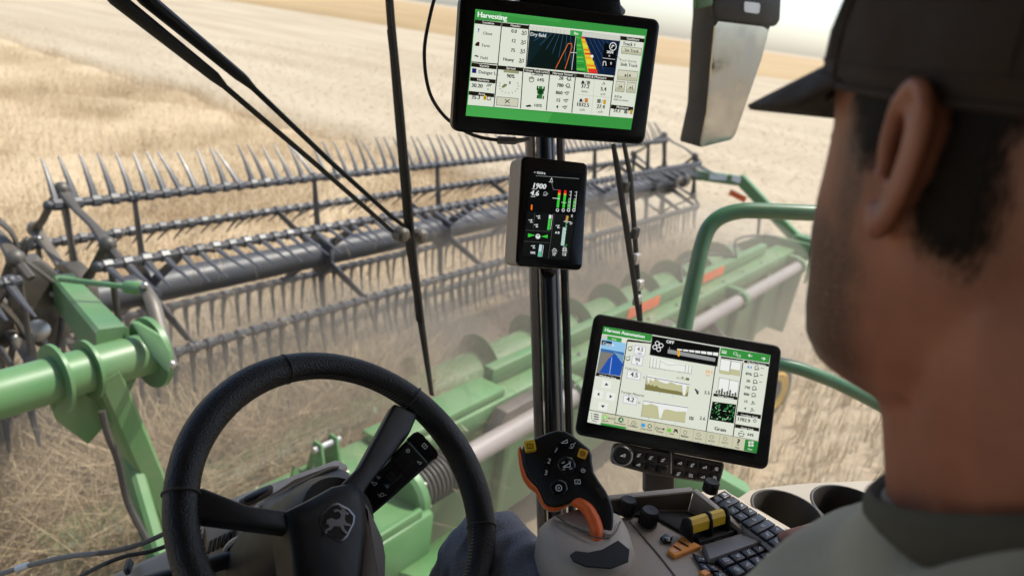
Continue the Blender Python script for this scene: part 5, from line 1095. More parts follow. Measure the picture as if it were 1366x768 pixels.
# pod round the lever
m = MB(); pod = [cz(*q, ZC + .03) for q in ((128, 450), (140, 405), (180, 378), (240, 362), (340, 352), (430, 352), (500, 385), (535, 440), (560, 520), (530, 600), (440, 640), (330, 640), (210, 590), (150, 520))]
cham(pod, .07, .022, BEIGE, m, Vector((0, 0, 1)), 0); part(m, "lever_pod", AC, smooth=60)
m = MB(); cham([cz(*q, ZC + .0315) for q in ((262, 582), (285, 566), (340, 572), (400, 560), (470, 520), (520, 560), (515, 610), (440, 640), (330, 632), (275, 608))], .002, .0004, mat("gate_rubber", (.008, .008, .008), .8), m, Vector((0, 0, 1)), 0); part(m, "lever_gate", AC, smooth=20)
m = MB(); cham([cz(*q, ZC + .036) for q in ((190, 415), (300, 380), (425, 385), (470, 440), (440, 500), (340, 470), (260, 440))], .006, .0025, BEIGE, m, Vector((0, 0, 1)), 0); part(m, "pod_lid", AC)
# storage bin
bz = ZC + .004
m = MB(); cham([cz(*q, bz) for q in ((440, 392), (772, 391), (975, 492), (820, 525), (640, 425))], .006, .002, BLACKP, m, Vector((0, 0, 1)), 0); part(m, "bin_floor", AC)
def wall(a, b, ha, hb, mt, edge):
    a, b = Vector(a), Vector(b); t = (b - a).normalized(); q = Vector((-t.y, t.x, 0)) * .007
    m = MB(); m.prism([a - UPZ * .01, b - UPZ * .01, b + UPZ * hb, a + UPZ * ha], q, mt, .001); part(m, "bin_wall", AC)
    m = MB(); m.prism([a + UPZ * (ha + .0005) - q * .1, b + UPZ * (hb + .0005) - q * .1, b + UPZ * (hb + .004) - q * .1, a + UPZ * (ha + .004) - q * .1], q * 1.4, edge, .0012); part(m, "bin_rim", AC)
UPZ = Vector((0, 0, 1))
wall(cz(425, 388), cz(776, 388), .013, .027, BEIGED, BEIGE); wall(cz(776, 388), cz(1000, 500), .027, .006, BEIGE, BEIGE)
# knobs
for k, (x, y, r_, h_, zz) in enumerate(((505, 400, .0105, .021, ZC + .004), (598, 446, .0115, .021, ZC + .004), (868, 306, .010, .016, ZC + .02))):
    c = cz(x, y, zz); m = MB(); m.lathe(c, (0, 0, 1), [(r_ * 1.1, 0), (r_ * 1.1, .002), (r_, .003), (r_ * .96, h_ - .002), (r_ * .85, h_), (.0001, h_ - .001)], BLACKP, 24)
    for i in range(20):
        a = 6.2832 * i / 20; m.box(c + Vector((math.cos(a) * r_, math.sin(a) * r_, h_ * .5)), (.0013, .0013, h_ * .8), BLACKP)
    part(m, "knob", AC)
# yellow thumb levers with black fins
ya, yb = kz(345, 352, ZC + .024), kz(618, 268, ZC + .024); yd = (yb - ya); yn = yd.normalized(); ys_ = yn.cross(Vector((0, 0, 1))).normalized()
for i, (t0, t1) in enumerate(((.0, .52), (.56, 1.0))):
    m = MB(); a, b = ya + yd * t0, ya + yd * t1
    m.loft([[p + ys_ * u + Vector((0, 0, v)) for u, v in ((-.007, .003), (-.003, .0065), (.002, .0065), (.0065, .002), (.009, -.009), (.004, -.012), (-.007, -.009))] for p in (a, a.lerp(b, .03), a.lerp(b, .97), b)], YELLOWB); part(m, "yellow_lever", AC, smooth=30)
for t in (-.04, .54, 1.05):
    p = ya + yd * t; m = MB(); m.prism([p + ys_ * u + Vector((0, 0, v)) for u, v in ((-.010, -.018), (-.009, .003), (-.003, .009), (.003, .009), (.009, .0), (.015, -.018))], yn * .004, BLACKP, .001); part(m, "lever_fin", AC)
m = MB(); cham([kz(*q, ZC + .006) for q in ((330, 420), (640, 330), (745, 405), (440, 500), (420, 470))], .008, .002, BLACKP, m, Vector((0, 0, 1)), 0); part(m, "lever_base", AC)
for pts in (((520, 440), (590, 520), (650, 590), (720, 680)), ((150, 520), (215, 585), (330, 640), (430, 665))):
    m = MB(); m.tube([cz(*q, ZC + .0006) for q in pts], .0012, BEIGED, 6, smooth=4); part(m, "panel_seam", AC)
m = MB(); m.tube([cz(*q, ZC + .0365) for q in ((196, 408), (250, 450), (330, 492), (400, 512), (452, 492), (480, 440))], .0011, BEIGED, 6, smooth=4); part(m, "panel_seam", AC)
# right keypad
KPt = [kz(*q, ZC + .010) for q in ((497, 150), (630, 82), (770, 150), (1180, 420), (1215, 470), (1050, 555), (985, 490))]
m = MB(); cham([kz(*q, ZC + .012) for q in ((478, 150), (640, 66), (780, 140), (1160, 395), (1230, 465), (1060, 590), (985, 520))], .03, .006, BEIGE, m, Vector((0, 0, 1)), 0); part(m, "keypad_bezel", AC)
A_, B_, C_, D_ = kz(505, 152, ZC + .0145), kz(635, 88, ZC + .0145), kz(1205, 462, ZC + .0145), kz(1045, 548, ZC + .0145)
icon_mb = MB(); rk = random.Random(5); UP = Vector((0, 0, 1))
def bil(A, B, C, D, u, v): return (A.lerp(B, u)).lerp(D.lerp(C, u), v)
def keygrid(A, B, C, D, rows, cols, mt, th, name, merge=(), blank=()):
    for r in range(rows):
        for c in range(cols):
            if (r, c) in blank: continue
            u0, u1, v0, v1 = (c + .05) / cols, (c + .95) / cols, (r + .06) / rows, (r + .94) / rows
            if (r, c) in merge: u1 = (c + 1.95) / cols
            q = [bil(A, B, C, D, u, v) for u, v in ((u0, v0), (u1, v0), (u1, v1), (u0, v1))]
            m = MB(); cham(q, th, th * .3, mt, m, UP, th * .5); part(m, name, AC, smooth=40)
            o = sum(q, Vector()) / 4 + UP * th * .5; ex = (q[1] - q[0]).normalized(); ey = UP.cross(ex); k = min((q[1] - q[0]).length, (q[3] - q[0]).length) * .34
            glyph(o, ex, ey, UP, k, rk)
keygrid(A_, B_, C_, D_, 8, 2, KEYB, .005, "key", merge=((1, 0), (4, 0), (5, 0)), blank=((1, 1), (4, 1), (5, 1)))
# orange cluster and small square key
OA, OB, OC, OD = cz(742, 508, ZC + .003), cz(832, 552, ZC + .003), cz(716, 598, ZC + .003), cz(682, 572, ZC + .003)
m = MB(); cham([OA, OB, OC, OD], .006, .002, ORANGEK, m, UP, .003); part(m, "orange_key_plate", AC)
for t in (.33, .66):
    p, q = OA.lerp(OD, t), OB.lerp(OC, t); m = MB(); m.prism([p.lerp(q, .12) + UP * .0032, p.lerp(q, .72) + UP * .0032, p.lerp(q, .72) + UP * .0032 + (OD - OA).normalized() * .0014, p.lerp(q, .12) + UP * .0032 + (OD - OA).normalized() * .0014], UP * .0012, BLACKP); part(m, "key_gap", AC)
for t in (.17, .5, .83): glyph(OA.lerp(OD, t).lerp(OB.lerp(OC, t), .5) + UP * .003, (OB - OA).normalized(), UP.cross((OB - OA).normalized()), UP, .0045, random.Random(int(t * 100)))
m = MB(); q = [cz(*p, ZC + .003) for p in ((652, 512), (672, 496), (708, 508), (700, 530), (668, 532))]; cham(q, .004, .001, GLOSSB, m, UP, .002); part(m, "square_key", AC); glyph(sum(q, Vector()) / 5 + UP * .002, (q[2] - q[1]).normalized(), UP.cross((q[2] - q[1]).normalized()), UP, .0045, random.Random(1))
# lower left keys, grey ramp, lower keypad
keygrid(cz(790, 578, ZC + .003), cz(838, 600, ZC + .003), cz(950, 690, ZC + .003), cz(868, 710, ZC + .003), 3, 2, KEYB, .005, "key", merge=((0, 0),), blank=((0, 1), (2, 0)))
m = MB(); q = [cz(*p, ZC + .003) for p in ((818, 662), (846, 652), (872, 668), (846, 684))]; cham(q, .005, .0015, ORANGEK, m, UP, .003); part(m, "orange_key", AC)
m = MB(); cham([cz(*q, ZC + .010) for q in ((838, 536), (1000, 488), (1098, 524), (866, 606))], .012, .003, mat("grey_taupe_plastic", (.17, .155, .145), .45, bump=.08, bscale=700), m, UP, 0); part(m, "grey_cover", AC)
keygrid(cz(884, 604, ZC + .004), cz(1090, 540, ZC + .004), cz(1150, 600, ZC + .004), cz(985, 690, ZC + .004), 2, 4, KEYB, .007, "key")
m = MB(); cham([cz(*q, ZC + .0005) for q in ((872, 606), (1098, 532), (1170, 600), (985, 706))], .003, .001, BLACKP, m, UP, .0015); part(m, "keypad_well", AC)
part(icon_mb, "key_print", AC, smooth=0)
m = MB(); m.box(PZ(900, 900, 2.35) + Vector((.05, 0, 0)), (.16, .25, .5), BEIGED, bev=.02); part(m, "console_stand", AC)
# ================================================================== cup holder tray
CH = thing("cup_holder", "beige side tray with two dark cup wells beside the window", "cup holder", PZ(1120, 690, 2.70))
ZH = 2.80
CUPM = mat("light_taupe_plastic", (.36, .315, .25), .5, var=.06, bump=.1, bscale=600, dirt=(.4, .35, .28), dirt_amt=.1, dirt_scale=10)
cups = [(PZ(1050, 681, ZH), .047), (PZ(1140, 680, ZH), .058)]
outl = [PZ(*q, ZH) for q in ((985, 664), (1000, 654), (1030, 649), (1080, 644), (1180, 640), (1290, 639), (1330, 690), (1280, 760), (1130, 740), (1075, 716), (1030, 690))]
from mathutils.geometry import tessellate_polygon
lps = [outl] + [[c + Vector((r_ * math.cos(-6.2832 * i / 32), r_ * math.sin(-6.2832 * i / 32), 0)) for i in range(32)] for c, r_ in cups]
m = MB(); m.add([p for l_ in lps for p in l_], [list(t_) for t_ in tessellate_polygon(lps)], CUPM); part(m, "tray_top", CH)
m = MB(); m.loft([outl, [p - UP * .14 for p in outl]], CUPM, cap=False); part(m, "tray_side", CH)
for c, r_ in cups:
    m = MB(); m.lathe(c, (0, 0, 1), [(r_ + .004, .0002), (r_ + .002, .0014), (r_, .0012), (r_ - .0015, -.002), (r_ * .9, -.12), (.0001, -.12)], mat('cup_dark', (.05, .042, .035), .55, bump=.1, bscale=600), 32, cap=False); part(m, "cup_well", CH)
# ================================================================== driver
def bake(mb, voxel, it, name):
    me = mb.mesh(name, 0); ob = bpy.data.objects.new(name, me); COL.objects.link(ob)
    r = ob.modifiers.new("r", 'REMESH'); r.mode = 'VOXEL'; r.voxel_size = voxel
    s_ = ob.modifiers.new("s", 'SMOOTH'); s_.factor = .5; s_.iterations = it
    out = bpy.data.meshes.new_from_object(ob.evaluated_get(bpy.context.evaluated_depsgraph_get()))
    bpy.data.objects.remove(ob); bpy.data.meshes.remove(me); out.name = name
    return out
YAW = R(33); PITCH = R(-4)
RH = Matrix.Rotation(-YAW, 3, 'Z') @ Matrix.Rotation(PITCH, 3, 'X')
EAR = P(1203, 212, .36); HC = EAR - RH @ Vector((-.080, -.006, 0.0))
def H(x, y, z): return HC + RH @ Vector((x, y, z))
skin = bpy.data.materials.new("skin"); skin.use_nodes = True
t = skin.node_tree; N = t.nodes; L = t.links; b_ = N["Principled BSDF"]
tc = N.new("ShaderNodeTexCoord"); nz = N.new("ShaderNodeTexNoise"); nz.inputs["Scale"].default_value = 28; nz.inputs["Detail"].default_value = 6; L.new(tc.outputs["Object"], nz.inputs["Vector"])
mx = N.new("ShaderNodeMix"); mx.data_type = 'RGBA'; mx.inputs[6].default_value = (.20, .070, .040, 1); mx.inputs[7].default_value = (.36, .150, .09, 1); L.new(nz.outputs[0], mx.inputs[0])
at = N.new("ShaderNodeAttribute"); at.attribute_name = "beard"
n2 = N.new("ShaderNodeTexNoise"); n2.inputs["Scale"].default_value = 700; L.new(tc.outputs["Object"], n2.inputs["Vector"])
ml = N.new("ShaderNodeMath"); ml.operation = 'MULTIPLY'; mr = N.new("ShaderNodeMapRange"); mr.inputs[1].default_value = .3; mr.inputs[2].default_value = .6; mr.inputs[3].default_value = .35; mr.inputs[4].default_value = 1
L.new(n2.outputs[0], mr.inputs[0]); L.new(mr.outputs[0], ml.inputs[0]); L.new(at.outputs["Fac"], ml.inputs[1])
m2 = N.new("ShaderNodeMix"); m2.data_type = 'RGBA'; m2.inputs[7].default_value = (.024, .015, .010, 1); L.new(ml.outputs[0], m2.inputs[0]); L.new(mx.outputs[2], m2.inputs[6]); L.new(m2.outputs[2], b_.inputs["Base Color"])
b_.inputs["Roughness"].default_value = .5; b_.inputs["Subsurface Weight"].default_value = .12; b_.inputs["Subsurface Radius"].default_value = (.012, .004, .002)
bp = N.new("ShaderNodeBump"); bp.inputs["Strength"].default_value = .12; bp.inputs["Distance"].default_value = .002; L.new(n2.outputs[0], bp.inputs["Height"]); L.new(bp.outputs[0], b_.inputs["Normal"])
HAIR = mat("dark_hair", (.012, .009, .007), .6, var=.4, scale=200, bump=.6, bscale=500)
CAPM = mat("brown_cap_cloth", (.034, .022, .015), .85, var=.15, scale=60, bump=.4, bscale=900)
SHIRT = mat("olive_shirt", (.34, .325, .25), .9, var=.10, scale=12, bump=.3, bscale=600)
JEAN = mat("blue_jeans", (.19, .20, .235), .85, var=.45, scale=420, bump=.6, bscale=600, dirt=(.34, .35, .38), dirt_amt=.4, dirt_scale=9)
BOOT = mat("brown_boots", (.06, .04, .025), .6)
PR = thing("person", "driver seen from behind in a dark brown cap and olive t-shirt, looking at the displays", "person", (HC.x, HC.y - .1, 2.0))
body = MB()
# head slices: z, half width, front, back
SL = [(-.122, .020, .082, .030), (-.116, .036, .094, .0), (-.104, .050, .100, -.030), (-.088, .060, .100, -.052), (-.070, .066, .099, -.070), (-.050, .071, .096, -.086), (-.030, .0745, .092, -.096), (-.010, .0765, .089, -.102), (.012, .0775, .092, -.106), (.035, .0785, .097, -.108), (.06, .078, .095, -.106), (.085, .073, .084, -.098), (.105, .060, .062, -.080), (.118, .040, .036, -.052), (.124, .015, .012, -.02)]
SL = [((z - .03) * 1.0 + .03 if z > -.03 else -.03 + (z + .03) * 1.24, w_, f_ - (.006 if z < -.06 else 0), b2) for z, w_, f_, b2 in SL]
rings = []
for z, w_, f_, bk_ in SL:
    ring = []
    for i in range(48):
        a = 2 * math.pi * i / 48; c, s_ = math.cos(a), math.sin(a)
        x = w_ * math.copysign(abs(s_) ** .86, s_); y = (f_ if c > 0 else -bk_) * math.copysign(abs(c) ** .9, c)
        if z < -.03 and c < 0: pass
        if c > .3:
            eye = math.exp(-((abs(x) - .032) / .016) ** 2 - ((z - .005) / .014) ** 2); y -= .010 * eye
            brow = math.exp(-((abs(x) - .030) / .025) ** 2 - ((z - .028) / .010) ** 2); y += .004 * brow
            lip = math.exp(-(x / .022) ** 2 - ((z + .074) / .013) ** 2); y += .006 * lip
            chin = math.exp(-(x / .022) ** 2 - ((z + .120) / .016) ** 2); y += .006 * chin
            cheek = math.exp(-((abs(x) - .052) / .016) ** 2 - ((z + .018) / .02) ** 2); y += .003 * cheek
        ring.append(H(x, y, z))
    rings.append(ring)
body.loft(rings, skin)
# nose, eye lids
body.loft([[H(x * k, y, z) for x, y, z in pr] for k, pr in ((1, ()),)] if False else [[H(sx * wd, fy, z) for sx, fy in ((-1, y0 - .02), (-.6, y0), (0, y1), (.6, y0), (1, y0 - .02), (0, y0 - .03))] for z, wd, y0, y1 in ((.018, .008, .094, .099), (-.005, .010, .097, .109), (-.025, .014, .098, .122), (-.036, .018, .099, .124), (-.046, .016, .097, .112))], skin)
for sx in (-1, 1):
    body.ball(H(sx * .032, .078, .004), (.014, .012, .011), skin, 12)
    # ear: bowl, helix, lobe
    ec_ = Vector((sx * .080, -.006, 0)); fx = Vector((sx * .52, -.80, .0)).normalized(); # ear plane axis pointing back and out
    def er(u, v, o=0.0):
        ax_u = Vector((sx * .28, -.96, 0)).normalized(); ax_v = Vector((sx * .06, -.02, 1)).normalized(); nn = ax_u.cross(ax_v) * (-sx)
        return H(*(ec_ + ax_u * u * .74 + ax_v * v * 1.03 + nn * (o + .004)))
    hel = [(-.006, -.006), (-.008, .008), (-.004, .022), (.004, .030), (.014, .0335), (.023, .028), (.0275, .017), (.027, .003), (.023, -.011), (.016, -.021), (.009, -.029), (.002, -.034), (-.003, -.029), (-.005, -.020)]
    body.tube([er(u, v, .002) for u, v in hel], [.0035, .0042, .0046, .005, .005, .005, .0048, .0045, .0042, .0045, .0055, .006, .0055, .0045], skin, 10, smooth=3)
    body.tube([er(.008, .022, .001), er(.016, .014, .002), er(.0165, .001, .002), er(.011, -.012, .002), er(.004, -.017, .001)], [.003, .004, .0042, .004, .0035], skin, 8, smooth=3)
    body.ball(er(-.005, -.009, .002), .005, skin, 8); body.ball(er(.012, .006, -.019), (.011, .016, .024), skin, 12, M=RH)
    pl = [er(u * .95 + .0005, v * .95, -.006) for u, v in hel]; body.loft([pl, [p + (er(0, 0, -.006) - er(0, 0, 0)) for p in pl]], skin)
    body.tube([er(.006, 0, -.009), er(.004, .0, -.016)], [.016, .02], skin, 12)
# neck, trunk, limbs
def limb(pts, rs, mt, mb=body, seg=16):
    mb.tube(pts, rs, mt, seg, smooth=4); mb.ball(pts[0], rs[0], mt, 14); mb.ball(pts[-1], rs[-1], mt, 14)
BY = R(12)
BX = Vector((math.cos(BY), -math.sin(BY), 0)); BF = Vector((math.sin(BY), math.cos(BY), 0)); UPV = Vector((0, 0, 1))
NB = H(0, -.062, 0) + Vector((.012, -.022, -.235))
limb([H(0, -.036, -.02), H(0, -.046, -.09), NB + Vector((0, .0, .06)), NB, NB - Vector((0, 0, .05))], [.058, .059, .0615, .070, .085], skin)
limb([H(0, .0, -.10), NB + BF * .03 + UPV * .04], [.04, .045], skin)
def B(x, y, z): return NB + BX * x + BF * y + UPV * z
def trunk(mb, mt, g):
    rr = []
    for z, w_, d_, yo in ((.035, .065, .062, .0), (.0, .102, .070, .004), (-.03, .154, .086, .019), (-.075, .190, .103, .025), (-.16, .188, .117, .027), (-.26, .175, .118, .02), (-.36, .165, .112, .015), (-.46, .170, .115, .01), (-.54, .178, .12, .0), (-.60, .17, .12, .0)):
        rr.append([B((w_ + g) * math.copysign(abs(math.cos(a)) ** .85, math.cos(a)), yo + (d_ + g) * math.sin(a), z + (g * .5 if z > -.05 else 0)) for a in [2 * math.pi * i / 32 for i in range(32)]])
    mb.loft(rr, mt)
trunk(body, skin, -.004)
SHR, SHL = B(.175, 0, -.075), B(-.175, 0, -.075)
HAND_T = PZ(1070, 711, 2.816); _d = (PZ(1142, 722, 2.84) - HAND_T); WR = HAND_T + _d.normalized() * .175 + Vector((.03, 0, .01))
EL = Vector((SHR.x + .09, SHR.y - .03, 2.865)); WR = HAND_T.lerp(EL, .095 / (EL - HAND_T).length); 
HR, HL = B(.095, .02, -.52), B(-.095, .02, -.52)
KR = P(655, 752, 1.0); KL = Vector((.36, KR.y + .02, KR.z - .03))
AR = Vector((KR.x + .03, .62, 2.22)); AL = Vector((KL.x - .03, .58, 2.2))
ELL = Vector((SHL.x - .06, SHL.y - .03, 2.88)); WRL = Vector((.33, .20, KL.z + .095))
limb([SHR, SHR.lerp(EL, .5), EL], [.050, .047, .038], skin); limb([EL, EL.lerp(WR, .35), WR], [.038, .041, .027], skin)
limb([SHL, SHL.lerp(ELL, .5), ELL], [.050, .047, .038], skin); limb([ELL, ELL.lerp(WRL, .35), WRL], [.038, .041, .027], skin)
for h, k, a in ((HR, KR, AR), (HL, KL, AL)):
    limb([h, h.lerp(k, .5), k], [.082, .072, .055], skin); limb([k, k.lerp(a, .35), a], [.053, .052, .035], skin)
def hand(wrist, fwd, up, sx, curl):
    f = fwd.normalized(); u = (up - f * up.dot(f)).normalized(); r_ = f.cross(u) * sx        # r_: towards the thumb side when sx=-1 on a right hand
    def q(x, y, z): return wrist + r_ * x + f * y + u * z
    body.loft([[q(x * w_, y, z * h_ + zo) for x, z in ((-1, -.5), (-.7, -1), (.7, -1), (1, -.5), (1, .5), (.7, 1), (-.7, 1), (-1, .5))] for y, w_, h_, zo in ((-.01, .026, .017, 0), (.02, .034, .016, 0), (.06, .041, .014, .002), (.088, .041, .012, .001), (.096, .038, .009, -.001))], skin)
    for x, ln, rd in ((-.031, .062, .0075), (-.0105, .076, .0085), (.0105, .081, .0088), (.031, .074, .0085)):
        pts = []; p = Vector((x, .088, 0)); a = -.05
        pts.append(q(*p))
        for seg_, cu in ((.44, curl * .8), (.32, curl * 1.1), (.24, curl * .7)):
            a -= cu; p = p + Vector((x * .02, math.cos(a) * ln * seg_, math.sin(a) * ln * seg_)); pts.append(q(*p))
        body.tube(pts, [rd * 1.08, rd * 1.02, rd * .95, rd * .8], skin, 10); body.ball(pts[-1], rd * .8, skin, 10); body.ball(pts[1], rd * 1.05, skin, 10); body.ball(pts[2], rd * .98, skin, 10)
    tp = [q(.026, .018, -.004), q(.046, .048, -.012), q(.055, .076, -.018), q(.054, .100, -.024)]
    body.tube(tp, [.014, .0115, .0095, .0078], skin, 10); body.ball(tp[-1], .0078, skin, 10)
fw_ = (HAND_T - WR); hand(WR, Vector((fw_.x, fw_.y, -.01)), Vector((-.25, .1, 1)), -1, .75)
hand(WRL, Vector((.05, 1, -.15)), UPV, 1, .3)
me = bake(body, .003, 4, "body")
for i in range(len(me.polygons)): pass
me.polygons.foreach_set("use_smooth", [True] * len(me.polygons))
n = len(me.vertices); co = np.empty(n * 3); me.vertices.foreach_get("co", co); co = co.reshape(-1, 3)
lc = (co - np.array(HC)) @ np.array(RH)          # head coordinates
X_, Y_, Z_ = np.abs(lc[:, 0]), lc[:, 1], lc[:, 2]
sm = lambda v, a, b2: np.clip((v - a) / (b2 - a), 0, 1)
jit = np.array([noise.noise(Vector(p) * 60) for p in co]) * .006 if n < 900000 else 0
bd = sm(-Z_ + jit, .028, .048) * sm(Y_ + jit, .0, .025) * sm(Z_, -.150, -.120) * (1 - np.exp(-((X_) / .016) ** 2 - ((Z_ + .066) / .006) ** 2))
bd = np.maximum(bd, sm(Y_ + jit, .014, .022) * sm(-Y_ + jit, -.05, -.036) * sm(X_, .055, .062) * sm(Z_ + .07, 0, .02) * sm(-Z_, -.06, -.05) * .9)
bd = np.where(Z_ < -.17, 0, bd) * .92
a_ = me.attributes.new("beard", 'FLOAT', 'POINT'); a_.data.foreach_set("value", bd.astype(np.float32))
me.transform(Matrix.Translation(-Vector(ORIG[PR.name]))); ob = link("body", me, PR)
# short hair below the cap; the band behind the ear also paints its shade
hd = MB(); rings = []
hm = MB()
nor = np.empty(n * 3); me.vertices.foreach_get("normal", nor); nor = nor.reshape(-1, 3)
ear_d = np.sqrt(((Y_ + .018) / .030) ** 2 + ((Z_ - .0) / .046) ** 2)
hm_ = np.maximum(sm(Z_ + (Y_ + .05) * .35, .0, .030) * sm(-Y_, -.03, -.02), sm(-Y_, .008, .022) * sm(Y_, -.066, -.040) * sm(Z_ - .3 * (Y_ + .02), -.060, -.022) * sm(-Z_, -.08, -.06))
hm_ = np.maximum(hm_, sm(Y_, .010, .020) * sm(-Y_, -.050, -.026) * sm(Z_, -.026, .026) * sm(-Z_, -.08, -.06) * sm(X_, .052, .06))
hm_ = hm_ * ((Z_ > -.1) & (Z_ < .13)) * sm(-X_, -.0845, -.0785)
hv = np.maximum(bd, np.clip(hm_, 0, 1) * .9).astype(np.float32); a_.data.foreach_set("value", hv)
sel = (hm_ > .02)
W_ = co + nor * (.0006 + .0022 * np.clip(hm_, 0, 1))[:, None]
ids = np.nonzero(sel)[0]; remap = {int(i): k for k, i in enumerate(ids)}
fs = [[remap[v] for v in p.vertices] for p in me.polygons if all(v in remap for v in p.vertices)]
HS = bpy.data.materials.new("hair_strands"); HS.use_nodes = True; t = HS.node_tree; N = t.nodes; L = t.links; b_ = N["Principled BSDF"]; b_.inputs["Base Color"].default_value = (.008, .006, .0045, 1); b_.inputs["Roughness"].default_value = .6; b_.inputs["Specular IOR Level"].default_value = .12
tc = N.new("ShaderNodeTexCoord"); mp = N.new("ShaderNodeMapping"); mp.inputs["Scale"].default_value = (1, 1, .16); mp.inputs["Rotation"].default_value = (.35, 0, 0); nz = N.new("ShaderNodeTexNoise"); nz.inputs["Scale"].default_value = 620; nz.inputs["Detail"].default_value = 2
L.new(tc.outputs["Object"], mp.inputs[0]); L.new(mp.outputs[0], nz.inputs["Vector"])
at = N.new("ShaderNodeAttribute"); at.attribute_name = "hair_mask"; sb = N.new("ShaderNodeMath"); sb.operation = 'SUBTRACT'; L.new(at.outputs["Fac"], sb.inputs[0]); L.new(nz.outputs[0], sb.inputs[1])
mr = N.new("ShaderNodeMapRange"); mr.inputs[1].default_value = -.10; mr.inputs[2].default_value = .35; L.new(sb.outputs[0], mr.inputs[0]); L.new(mr.outputs[0], b_.inputs["Alpha"])
hm.add([W_[i] for i in ids], fs, HS); hob = part(hm, "hair", PR, smooth=180)
ha = hob.data.attributes.new("hair_mask", 'FLOAT', 'POINT'); ha.data.foreach_set("value", hm_[ids].astype(np.float32))
# cap
cap = MB(); rings = []
CS = ((.028, .0845, .108, -.114), (.040, .0855, .110, -.115), (.062, .0855, .110, -.114), (.085, .083, .104, -.109), (.108, .076, .092, -.098), (.127, .062, .072, -.078), (.140, .042, .046, -.050), (.147, .02, .02, -.024), (.148, .002, .002, -.002))
for z, w_, f_, bk_ in CS:
    ring = []
    for i in range(64):
        a = 2 * math.pi * i / 64; c, s_ = math.cos(a), math.sin(a); x = w_ * math.copysign(abs(s_) ** .92, s_); y = (f_ if c > 0 else -bk_) * math.copysign(abs(c) ** .92, c)
        zz = z + (.008 * max(0, c) - .002 * max(0, -c)) * (1 if z < .05 else 0); pk = 1 + .004 * (1 if i % 11 == 0 else 0)
        ring.append(H(x * pk, y * pk, zz))
    rings.append(ring)
cap.loft(rings, CAPM, cap=False); cap.ball(H(0, 0, .149), (.007, .007, .004), CAPM, 10)
cp = part(cap, "cap", PR, smooth=60); sd_ = cp.modifiers.new("thick", 'SOLIDIFY'); sd_.thickness = .0025
sm_ = MB()
for k in (0, 11, 21, 32, 43, 53):
    sm_.tube([r_[k] for r_ in rings[:-1]], .0016, CAPM, 6, smooth=3); sm_.tube([r_[(k + 1) % 64] * .999 + r_[k] * .001 for r_ in rings[1:-2]], .0009, CAPM, 6, smooth=3)
sm_.tube([p for p in rings[0]], .0022, CAPM, 6, closed=True); sm_.tube([p for p in rings[1]], .0010, CAPM, 6, closed=True)
part(sm_, "cap_seam", cp, kind="stuff")
br = MB(); vs = []; nu, nv = 29, 9
for j in range(nv):
    v = j / (nv - 1)
    for i in range(nu):
        u = -1 + 2 * i / (nu - 1); a = u * R(66)
        x0, y0 = .0865 * math.sin(a), .111 * math.cos(a); ext = .076 * math.cos(u * 1.42) ** .55
        x = x0 * (1 + .05 * v); y = y0 + ext * v; z = .042 + .006 * math.cos(a) - .010 * u * u * (1 + .25 * v) - .031 * v * (ext / .07)
        vs.append(H(x, y, z))
fs = [[j * nu + i, j * nu + i + 1, (j + 1) * nu + i + 1, (j + 1) * nu + i] for j in range(nv - 1) for i in range(nu - 1)]
br.add(vs, fs, CAPM); bo = part(br, "cap_brim", cp, smooth=60); sd_ = bo.modifiers.new("thick", 'SOLIDIFY'); sd_.thickness = .0035
# eyes: whites and lashes are hidden from here but present
for sx in (-1, 1):
    m = MB(); m.ball(H(sx * .031, .072, .004), .0118, mat("eye_white", (.7, .68, .64), .2)); m.ball(H(sx * .031, .0805, .004), .005, mat("eye_iris", (.05, .03, .02), .15)); part(m, "eye", PR, smooth=180)
    m = MB(); m.tube([H(sx * .014, .094, .026), H(sx * .030, .095, .030), H(sx * .052, .082, .025)], [.003, .004, .002], HAIR, 8); part(m, "eyebrow", PR)
# clothes
sh = MB(); trunk(sh, SHIRT, .012)
for a, e in ((SHR, EL), (SHL, ELL)):
    q = a.lerp(e, .62); sh.tube([a - (e - a) * .05, a.lerp(e, .3), q], [.068, .066, .062], SHIRT, 18, smooth=4); sh.ball(a, .068, SHIRT, 16)
for sx, S_ in ((1, SHR), (-1, SHL)): sh.tube([B(sx * .050, -.035, .048), B(sx * .10, -.02, .012), S_ + UPV * .012], [.052, .058, .060], SHIRT, 18, smooth=4)
me = bake(sh, .005, 8, "shirt")
b = bmesh.new(); b.from_mesh(me)
for v in b.verts:
    p = v.co; v.co = p + v.normal * (.003 * noise.noise(p * 22) + .006 * noise.noise(Vector((p.x * 9, p.y * 9, p.z * 14))))
b.to_mesh(me); b.free(); me.polygons.foreach_set("use_smooth", [True] * len(me.polygons)); me.transform(Matrix.Translation(-Vector(ORIG[PR.name]))); so = link("shirt", me, PR); ORIG[so.name] = ORIG[PR.name]
COLR = mat("dark_collar", (.07, .068, .05), .9, bump=.4, bscale=900)
m = MB(); cpts = [NB + BX * (.0735 * math.cos(a)) + BF * (.072 * math.sin(a) + .002) + UPV * (.070 - .048 * math.sin(a)) for a in [2 * math.pi * i / 40 for i in range(40)]]
m.tube(cpts, .0075, COLR, 12, closed=True, up=(0, 0, 1), flat=2.3); part(m, "collar", so, smooth=60)
jn = MB()
for h, k, a in ((HR, KR, AR), (HL, KL, AL)):
    limb([h, h.lerp(k, .5), k], [.100, .090, .068], JEAN, jn); limb([k, k.lerp(a, .4), a], [.064, .062, .055], JEAN, jn)
jn.ball(HR.lerp(HL, .5), (.16, .12, .09), JEAN, 20)
me = bake(jn, .004, 8, "jeans")
b = bmesh.new(); b.from_mesh(me)
